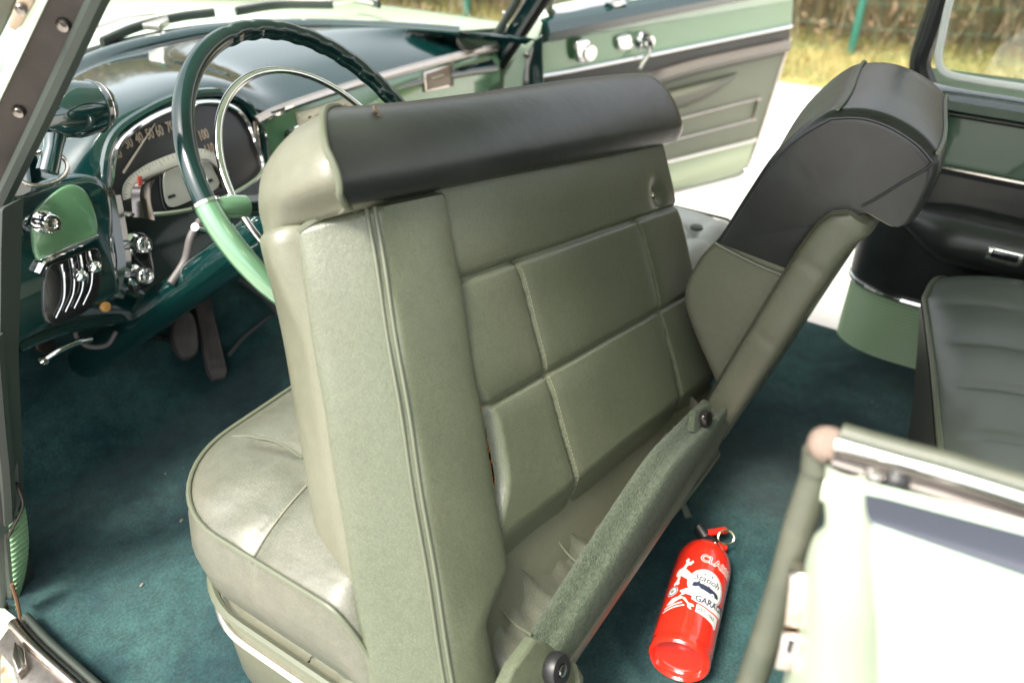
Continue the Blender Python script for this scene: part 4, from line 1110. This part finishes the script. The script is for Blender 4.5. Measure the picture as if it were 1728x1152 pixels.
# belt rail: bright upper trim with dark groove
rl_ = [nx(x, y, .455) for x, y in ((1412, 748), (1500, 774), (1600, 802), (1740, 846), (1900, 900), (2100, 970))]
rl_.append(rl_[-1]+(rl_[-1]-rl_[-2])/np.linalg.norm(rl_[-1]-rl_[-2])*.85)
bt_ = B().tube(sp(rl_, 40), .0065, 12).build('belt_trim', CHROME, qp)
B().tube([p+np.array([.012, 0, .0]) for p in sp(rl_, 40)], .0070, 12).build('window_channel', RUBG, qp)
B().tube([p+np.array([-.007, -.002, -.012]) for p in sp(rl_, 40)], .0090, 12).build('belt_groove', BROWN, qp)
B().tube([p+np.array([-.012, -.002, -.026]) for p in sp(rl_, 40)], .011, 12).build('belt_flange', mat('pale_jamb_enamel_2', (.55, .63, .46), .4, coat=.5), qp)
B().tube([p+np.array([-.026, -.001, -.028]) for p in sp([nx(x, y, .455) for x, y in ((1660, 822), (1740, 846), (1900, 900), (2100, 970))], 20)], .010, 12).build('belt_end_cap', CHROMEW, qp)
for x, y, r, m in ((1472, 804, .0045, CHROMEW), (1514, 812, .0065, BLK)):
    B().lathe([(r, -.004), (r, .004), (r*.6, .006), (.0001, .0062)], nx(x, y, .428), (-.7, -.3, .5), 16).build('belt_plug', m, qp)
# striker
KP = Pl((-.85, -.1, .5), through=nx(1345, 1010, .425))
stp = plate(KP, [(1330, 968), (1350, 962), (1384, 975), (1384, 1000), (1372, 1068), (1340, 1062), (1322, 1060)], .024, .03, .005).build('lock_striker', CHROMEW, jm)
plate(KP, [(1318, 1066), (1345, 1070), (1366, 1074), (1352, 1140), (1306, 1130)], .026, .03, .004).build('striker_hook', CHROMEW, stp)
plate(KP, [(1330, 1078), (1343, 1080), (1334, 1105), (1326, 1100)], .0275, .004, .001).build('striker_slot', BLK, stp)
rod(KP, [(1388, 985), (1378, 1060), (1362, 1150)], .0025, .004, 10).build('rust_edge', RUST, jm)

# ------------------------------------------------------------------ near windscreen pillar, door jamb, kick panel, sill
a, c = np.array([.415, .95, .617]), np.array([.463, .75, .847]); pd_ = (c-a)/np.linalg.norm(c-a)
vv = CAM-(a+c)/2; nn = vv-pd_*(vv@pd_); NP = Pl(nn, through=a)
wpil = plate(NP, [(168, -60), (200, -60), (170, 0), (0, 355), (-60, 470), (-120, 470), (-60, 340), (90, 0)], -.004, .03, .004)
wpil = plate(NP, [(95, -30), (190, -30), (5, 345), (-60, 480), (-140, 480), (-10, 185)], 0, .03, .004).build('windscreen_pillar', BROWN, car, label='near windscreen pillar in dark bronze with two screws')
rod(NP, [(195, -60), (165, 0), (85, 170), (5, 335), (-60, 470)], .0095, .004, 40).build('pillar_seal', RUB, wpil)
plate(NP, [(66, -30), (95, -30), (-8, 190), (-60, 300), (-80, 300), (0, 130)], .006, .03, .006).build('outer_strip', MINT, wpil)
plate(NP, [(38, -20), (62, -20), (58, 5), (36, 45), (24, 54), (12, 48), (22, 15)], .010, .02, .003).build('hinge_plate', mat('sand_metal', (.42, .33, .25), .4, metal=.5), wpil)
plate(NP, [(-40, -20), (36, -20), (10, 40), (-40, 140)], -.01, .03, .003).build('outer_frame', RUBG, wpil)
for x, y, r in ((107, 42, .0066), (32, 188, .0064), (36, 14, .0055)):
    w = B().lathe([(r, 0), (r*1.02, .0015), (r*.8, .004), (r*.55, .0028), (.0001, .0024)], NP.p(x, y, .001 if x != 36 else .011), NP.n, 24).build('screw', STEEL, wpil)
    c_ = NP.p(x, y, .0042 if x != 36 else .0142)
    B().lathe([(r*.5, -.001), (r*.45, .0006), (.0001, .0008)], c_-NP.n*.0008, NP.n, 16).build('screw_slot', BLK, w)
JX = Pl((-1, -.35, 0), through=(.335, .93, .3))
lj = plate(JX, [(-60, 380), (4, 352), (2, 420), (0, 620), (8, 760), (20, 940), (45, 1050), (20, 1090), (-60, 1000)], 0, .03, .004).build('front_jamb', RUB, car)
rod(JX, [(-14, 560), (-2, 700), (8, 800), (14, 900), (22, 985), (34, 1048)], .0115, .004, 40).build('jamb_seal', RUB, lj)
rod(JX, [(-24, 700), (-4, 850), (2, 960), (12, 1060)], .009, .012, 30).build('jamb_seal', BLK, lj)
KX = Pl((1, -.25, 0), through=(.30, .99, .12))
# kick panel: dark upper, curved ribbed lower with a pale top trim
b = B(); rows = []
KY = Pl((-.5, -.85, .1), through=(.30, 1.0, .15))
for j in range(18*6+1):
    t = j/(18*6); yp = 880+150*t; row = []
    xl, xr = 14+12*t, 36+14*math.sin(math.pi*min(1, t*.9+.1))**.8-8*t*t
    for i in range(12):
        u = i/11; row.append(KY.p(xl+(xr-xl)*u, yp-28*u*(1-t*.5), .002*math.cos(j/6*2*math.pi)-.02*(u-.0)**2))
    rows.append(row)
kk = b.grid(rows).build('kick_panel', KICK, car, 60)
rod(KY, [(14, 905), (24, 885), (34, 866), (39, 850), (36, 835), (28, 815)], .0022, .002, 24).build('kick_trim', BROWN, kk)
plate(KY, [(-20, 560), (8, 570), (24, 700), (34, 820), (36, 850), (20, 890), (-20, 930)], .0, .02, .004).build('upper_kick_panel', mat('dark_green_vinyl', (.022, .034, .028), .5), kk)
rod(KY, [(20, 985), (29, 1015), (35, 1046)], .0028, .006, 10).build('wood_edge', mat('brown_edge', (.10, .05, .02), .8), kk)
# sill with scuff plate
SZ = Pl(ZA, .016)
so_ = B(); P = [SZ.p(22, 1062), SZ.p(60, 1105), SZ.p(130, 1170), SZ.p(260, 1290), SZ.p(420, 1440), SZ.p(600, 1600)]
P = sp(P, 40)
b = B(); rows = []
for p in P: rows.append([p+np.array([.018, 0, -.02]), p+np.array([.016, 0, .004]), p+np.array([.0, 0, .010]), p+np.array([-.03, -.012, .006]), p+np.array([-.075, -.03, .0]), p+np.array([-.085, -.034, -.03])])
sp_ = b.grid(rows).build('sill_plate', mat('scuffed_aluminium', (.34, .32, .30), .42, metal=1, bump=[('noise', 90, .3, .001, (1, .2, 1))], vary=(60, .4, .7, (.24, .22, .20))), car, 30)
B().tube([p+np.array([.004, 0, .010]) for p in P], .0085, 10).build('sill_bead', CHROMEW, sp_)
B().tube([p+np.array([.022, .004, .004]) for p in P], .006, 10).build('sill_seal', RUB, sp_)
plate(SZ, [(24, 1080), (40, 1092), (44, 1120), (30, 1135), (18, 1110)], .02, .02, .004).build('sill_bracket', CHROMEW, sp_)
plate(SZ, [(0, 1095), (22, 1088), (30, 1140), (40, 1180), (0, 1200)], .006, .05, .006).build('sill_end', mat('chipped_mint', (.30, .40, .28), .5, vary=(40, .45, .6, (.20, .12, .06))), sp_)
# rocker below the near opening
B().box((.23, .5, -.1), (XA, YA, ZA), (.05, .62, .085), bev=.02).build('rocker_panel', MINT, car)

# near front fender, ahead of the door opening
b = B(); rows = []
for y in np.linspace(1.10, 3.1, 30):
    rows.append([(.24, y, -.22), (.16, y, -.05), (.14, y, .15), (.15, y, .32), (.20, y, .44-.05*(y-1.1)), (.26, y, .50-.06*(y-1.1)), (.36, y, .52-.06*(y-1.1))])
b.grid(rows).build('front_fender', MINT, car, 60)
# ------------------------------------------------------------------ roof over the cabin
b = B(); rows = []
for x in np.linspace(.42, 1.66, 40):
    u = (x-1.04)/.62; zt = 1.09+.085*(1-u*u)
    yf = wbase(min(max(x, .5), 1.6))-.40
    rows.append([(x, yf, zt-.05), (x, yf+.005, zt-.02), (x, yf-.06, zt), (x, .1, zt+.03), (x, -.6, zt+.01), (x, -1.2, zt-.10), (x, -1.2, zt-.13), (x, -.6, zt-.02), (x, .1, zt), (x, yf-.06, zt-.03), (x, yf, zt-.05)])
b.grid(rows).build('roof', MINT, car)

# ------------------------------------------------------------------ fire extinguisher lying on the carpet
A0 = np.array([.700, .177, .046]); A1_ = np.array([.908, .219, .046]); ea = (A1_-A0)/np.linalg.norm(A1_-A0); ER = .0415
ext = empty('fire_extinguisher', tuple((A0+A1_)/2*np.array([1, 1, 0])), 'small red fire extinguisher with white garage artwork lying on the teal carpet', 'fire extinguisher')
prof = [(.0001, .016), (.020, .012), (.031, .010), (.0345, .006), (.036, .000), (.0385, -.003), (.0412, .000), (.0418, .006), (.0412, .012), (.0412, .016), (ER, .018), (ER, .165), (.0405, .178), (.0365, .192), (.029, .203), (.019, .210), (.013, .212), (.012, .216), (.0001, .217)]
P = []
for i in range(len(prof)-1):
    for k in range(3): P.append((prof[i][0]*(1-k/3)+prof[i+1][0]*k/3, prof[i][1]*(1-k/3)+prof[i+1][1]*k/3))
P.append(prof[-1])
body = B().lathe(P, A0, ea, 72).build('cylinder', REDP, ext, 50)
mid = (A0+A1_)/2; u0 = CAM-mid; u0 -= ea*(u0@ea); u0 /= np.linalg.norm(u0); u1 = np.cross(ea, u0)
if u1@cr < 0: u1 = -u1
def art(polys, lift, name, m):
    """flat artwork (x round the cylinder, y along it) laid on the cylinder"""
    bm = bmesh.new()
    for pv, pf in polys:
        vs_ = [bm.verts.new((p[0], p[1], 0)) for p in pv]
        for f in pf:
            try: bm.faces.new([vs_[i] for i in f])
            except ValueError: pass
    bmesh.ops.triangulate(bm, faces=bm.faces)
    for _ in range(4):
        ed = [e for e in bm.edges if e.calc_length() > .004]
        if not ed: break
        bmesh.ops.subdivide_edges(bm, edges=ed, cuts=1); bmesh.ops.triangulate(bm, faces=[f for f in bm.faces if len(f.verts) > 3])
    b = B(); bm.verts.index_update()
    b.add([A0+ea*v.co.y+(ER+lift)*(math.cos(v.co.x/ER)*u0+math.sin(v.co.x/ER)*u1) for v in bm.verts], [tuple(v.index for v in f.verts) for f in bm.faces])
    bm.free()
    return b.build(name, m, body)
def pg_(P): return (P, [tuple(range(len(P)))])
def circ(x, y, r, n=40): return pg_([(x+r*math.cos(t), y+r*math.sin(t)) for t in np.linspace(0, 2*math.pi, n, endpoint=False)])
def ringp(x, y, r0, r1, n=40):
    P = [(x+r*math.cos(t), y+r*math.sin(t)) for r in (r0, r1) for t in np.linspace(0, 2*math.pi, n, endpoint=False)]
    return (P, [(i, (i+1) % n, n+(i+1) % n, n+i) for i in range(n)])
def txt(s, size, x, y, sx=1.0, slope=0, shear=0, arc=0):
    v, f = text_mesh(s, size)
    return ([(x+q[0]*sx+shear*q[1], y+q[1]+slope*q[0]+arc*q[0]**2) for q in v], f)
def bold(s, size, x, y, d, *k): return [txt(s, size, x+a, y+c, *k) for a, c in ((0, 0), (d, 0), (-d, 0), (0, d), (0, -d))]
def txt_outline(s, size, x, y, d, sx=1.0, slope=0):
    return [txt(s, size, x+a, y+b_, sx, slope) for a, b_ in ((d, 0), (-d, 0), (0, d), (0, -d), (d*.7, d*.7), (-d*.7, d*.7), (d*.7, -d*.7), (-d*.7, -d*.7))]
def star(x, y, r, rot=0): return pg_([(x+(r if i % 2 == 0 else r*.42)*math.sin(rot+i*math.pi/5), y+(r if i % 2 == 0 else r*.42)*math.cos(rot+i*math.pi/5)) for i in range(10)])
bx_, by_ = .0125, .104
art(txt_outline('CLASSIC', .0185, -.006, .146, .0011, .92), .0002, 'title_lettering', WHITEP)
art([txt('CLASSIC', .0185, -.006, .146, .92)], .0004, 'title_lettering', REDP)
art([circ(bx_, by_, .0285)], .0002, 'badge', WHITEP)
art([ringp(bx_, by_, .0262, .0270)], .0004, 'badge_ring', NAVY)
art([star(bx_-.007, by_+.019, .0028, .3), star(bx_+.004, by_+.0195, .0030), star(bx_+.014, by_+.015, .0028)], .0004, 'badge_star', NAVY)
art(bold('Station', .0150, bx_-.0215, by_+.0045, .00025, .92, .04, .35), .0004, 'badge_lettering', NAVY)
cx, cy = bx_-.001, by_-.009
carp = [(-.020, .003), (-.019, .008), (-.014, .009), (-.012, .0125), (.000, .0128), (.006, .0085), (.018, .007), (.0215, .004), (.0215, -.001), (.016, -.0015), (.015, -.004), (.011, -.0045), (.008, -.0015), (-.008, -.0005), (-.009, -.003), (-.013, -.003), (-.014, 0), (-.020, .0005)]
art([pg_([(cx+x, cy+y) for x, y in carp])], .0004, 'car_silhouette', NAVY)
art([pg_([(cx+x, cy+y) for x, y in ((-.0105, .009), (-.0095, .0115), (-.005, .0117), (-.005, .0088))]), pg_([(cx+x, cy+y) for x, y in ((-.004, .0088), (-.004, .0117), (.000, .0115), (.0035, .0088))]), ringp(cx+.0115, cy-.002, .0012, .0034, 24), ringp(cx-.011, cy-.001, .001, .003, 24)], .0006, 'car_windows', WHITEP)
art([pg_([(bx_-.036, .0845), (bx_-.026, .0895), (bx_-.014, .0855), (bx_-.014, .0765), (bx_-.026, .079), (bx_-.036, .0735), (bx_-.031, .079)])], .0005, 'ribbon', WHITEP)
art([pg_([(bx_-.017, .0865), (bx_-.008, .0835), (bx_+.012, .0825), (bx_+.034, .0865), (bx_+.034, .0715), (bx_+.012, .0675), (bx_-.008, .0685), (bx_-.017, .0715)])], .0007, 'ribbon', WHITEP)
art([pg_([(bx_-.0174, .0875), (bx_-.008, .0845), (bx_+.012, .0835), (bx_+.034, .0875), (bx_+.034, .0868), (bx_+.012, .0828), (bx_-.008, .0838), (bx_-.0174, .0868)])], .0009, 'ribbon_line', NAVY)
art(bold('GARAGE', .0150, bx_-.0125, .0708, .0004, .82, 0, 0, 3.0), .0010, 'ribbon_lettering', NAVY)
art([pg_([(bx_-.008, .0665), (bx_+.012, .0655), (bx_+.030, .0685), (bx_+.030, .0500), (bx_+.026, .0465), (bx_+.022, .0505), (bx_+.012, .0515), (bx_-.008, .0530)])], .0003, 'lower_ribbon', WHITEP)
art(bold('EST. 1965', .0075, bx_-.005, .0570, .0002, .9), .0005, 'lower_lettering', NAVY)
# fist with spanner, tyre, winged spanner on the left
fx_, fy_ = -.0300, .118
art([pg_([(fx_+x, fy_+y) for x, y in ((-.007, .004), (-.004, .010), (.003, .012), (.009, .007), (.020, -.004), (.016, -.014), (.012, -.011), (.003, -.005), (-.003, -.006), (-.007, -.002))]),
     pg_([(fx_+x, fy_+y) for x, y in ((.001, .011), (.005, .020), (.003, .026), (.006, .030), (.009, .0275), (.0075, .0235), (.011, .022), (.014, .0255), (.016, .022), (.0125, .016), (.009, .016), (.006, .009))]),
     pg_([(fx_+x, fy_+y) for x, y in ((-.002, -.006), (-.004, -.014), (-.007, -.019), (-.005, -.023), (-.002, -.020), (.0005, -.022), (.003, -.019), (.001, -.014), (.002, -.007))])], .0003, 'fist_and_spanner', WHITEP)
art([pg_([(fx_+x, fy_+y) for x, y in ((-.005+.0032*k, .004), (-.0046+.0032*k, .004), (-.0040+.0032*k, -.002), (-.0044+.0032*k, -.002))]) for k in range(3)], .0005, 'finger_lines', REDP)
art([circ(-.0355, .0855, .0090)], .0003, 'tyre_emblem', WHITEP)
art([ringp(-.0355, .0855, .0062, .0085), circ(-.0355, .0855, .0030)], .0005, 'tyre_ring', mat('grey_print', (.16, .16, .19), .5))
wx, wy = -.040, .052
art([pg_([(wx+x, wy+y) for x, y in ((0, .008), (.008, .019), (.020, .0225), (.026, .020), (.018, .016), (.010, .009))]),
     pg_([(wx+x, wy+y) for x, y in ((-.002, .0035), (.010, .0075), (.024, .0125), (.025, .0105), (.010, .005), (-.002, .0015))]),
     pg_([(wx+x, wy+y) for x, y in ((-.003, -.002), (.012, .003), (.028, .0078), (.029, .006), (.012, .0005), (-.003, -.004))]),
     pg_([(wx+x, wy+y) for x, y in ((.022, .0205), (.027, .0200), (.033, .012), (.039, .0115), (.042, .008), (.0385, .0075), (.037, .005), (.0395, .002), (.036, .002), (.033, .005), (.032, .010))])], .0003, 'winged_spanner', WHITEP)
# valve, nozzle, lever and pin ring
T = A1_+ea*.0; top_c = A0+ea*.214
B().lathe([(.012, 0), (.0135, .002), (.0135, .012), (.011, .016)], top_c, ea, 24).build('valve', BLK, ext)
nz = top_c+ea*.012; nd_ = ea*.55-u1*.75+u0*.35; nd_ /= np.linalg.norm(nd_)
B().tube([nz-nd_*.004, nz+nd_*.012, nz+nd_*.030], [.0085, .009, .0085], 20).build('nozzle', BLK, ext)
B().lathe([(.0062, 0), (.0062, .0008), (.0001, .0009)], nz+nd_*.0301, nd_, 20).build('nozzle_bore', mat('bore_black', (.002, .002, .002), .9), ext)
lvd = ea*.55+u1*.80; lvd /= np.linalg.norm(lvd); side = np.cross(lvd, u0)
l0 = top_c+ea*.020-u1*.008+u0*.010
B().box(l0+lvd*.016, (lvd*1.0, side, u0), (.019, .006, .0022), bev=.0015).build('lever', REDP, ext)
l1 = top_c+ea*.012+u0*.0-u1*.002
B().box(l1+u1*.016+ea*.001, (u1, ea, u0), (.014, .0055, .002), bev=.0015).build('lever', REDP, ext)
rc = top_c+ea*.020+u1*.022+u0*.014; ra = u1*.9+ea*.35; ra /= np.linalg.norm(ra); rb_ = np.cross(ra, u0*.6+ea*-.6); rb_ /= np.linalg.norm(rb_)
B().tube([rc+.0125*(math.cos(t)*ra+math.sin(t)*rb_*.85) for t in np.linspace(0, 2*math.pi, 40, endpoint=False)], .0014, 8, True).build('pin_ring', mat('brass_ring', (.70, .60, .38), .2, metal=1), ext)
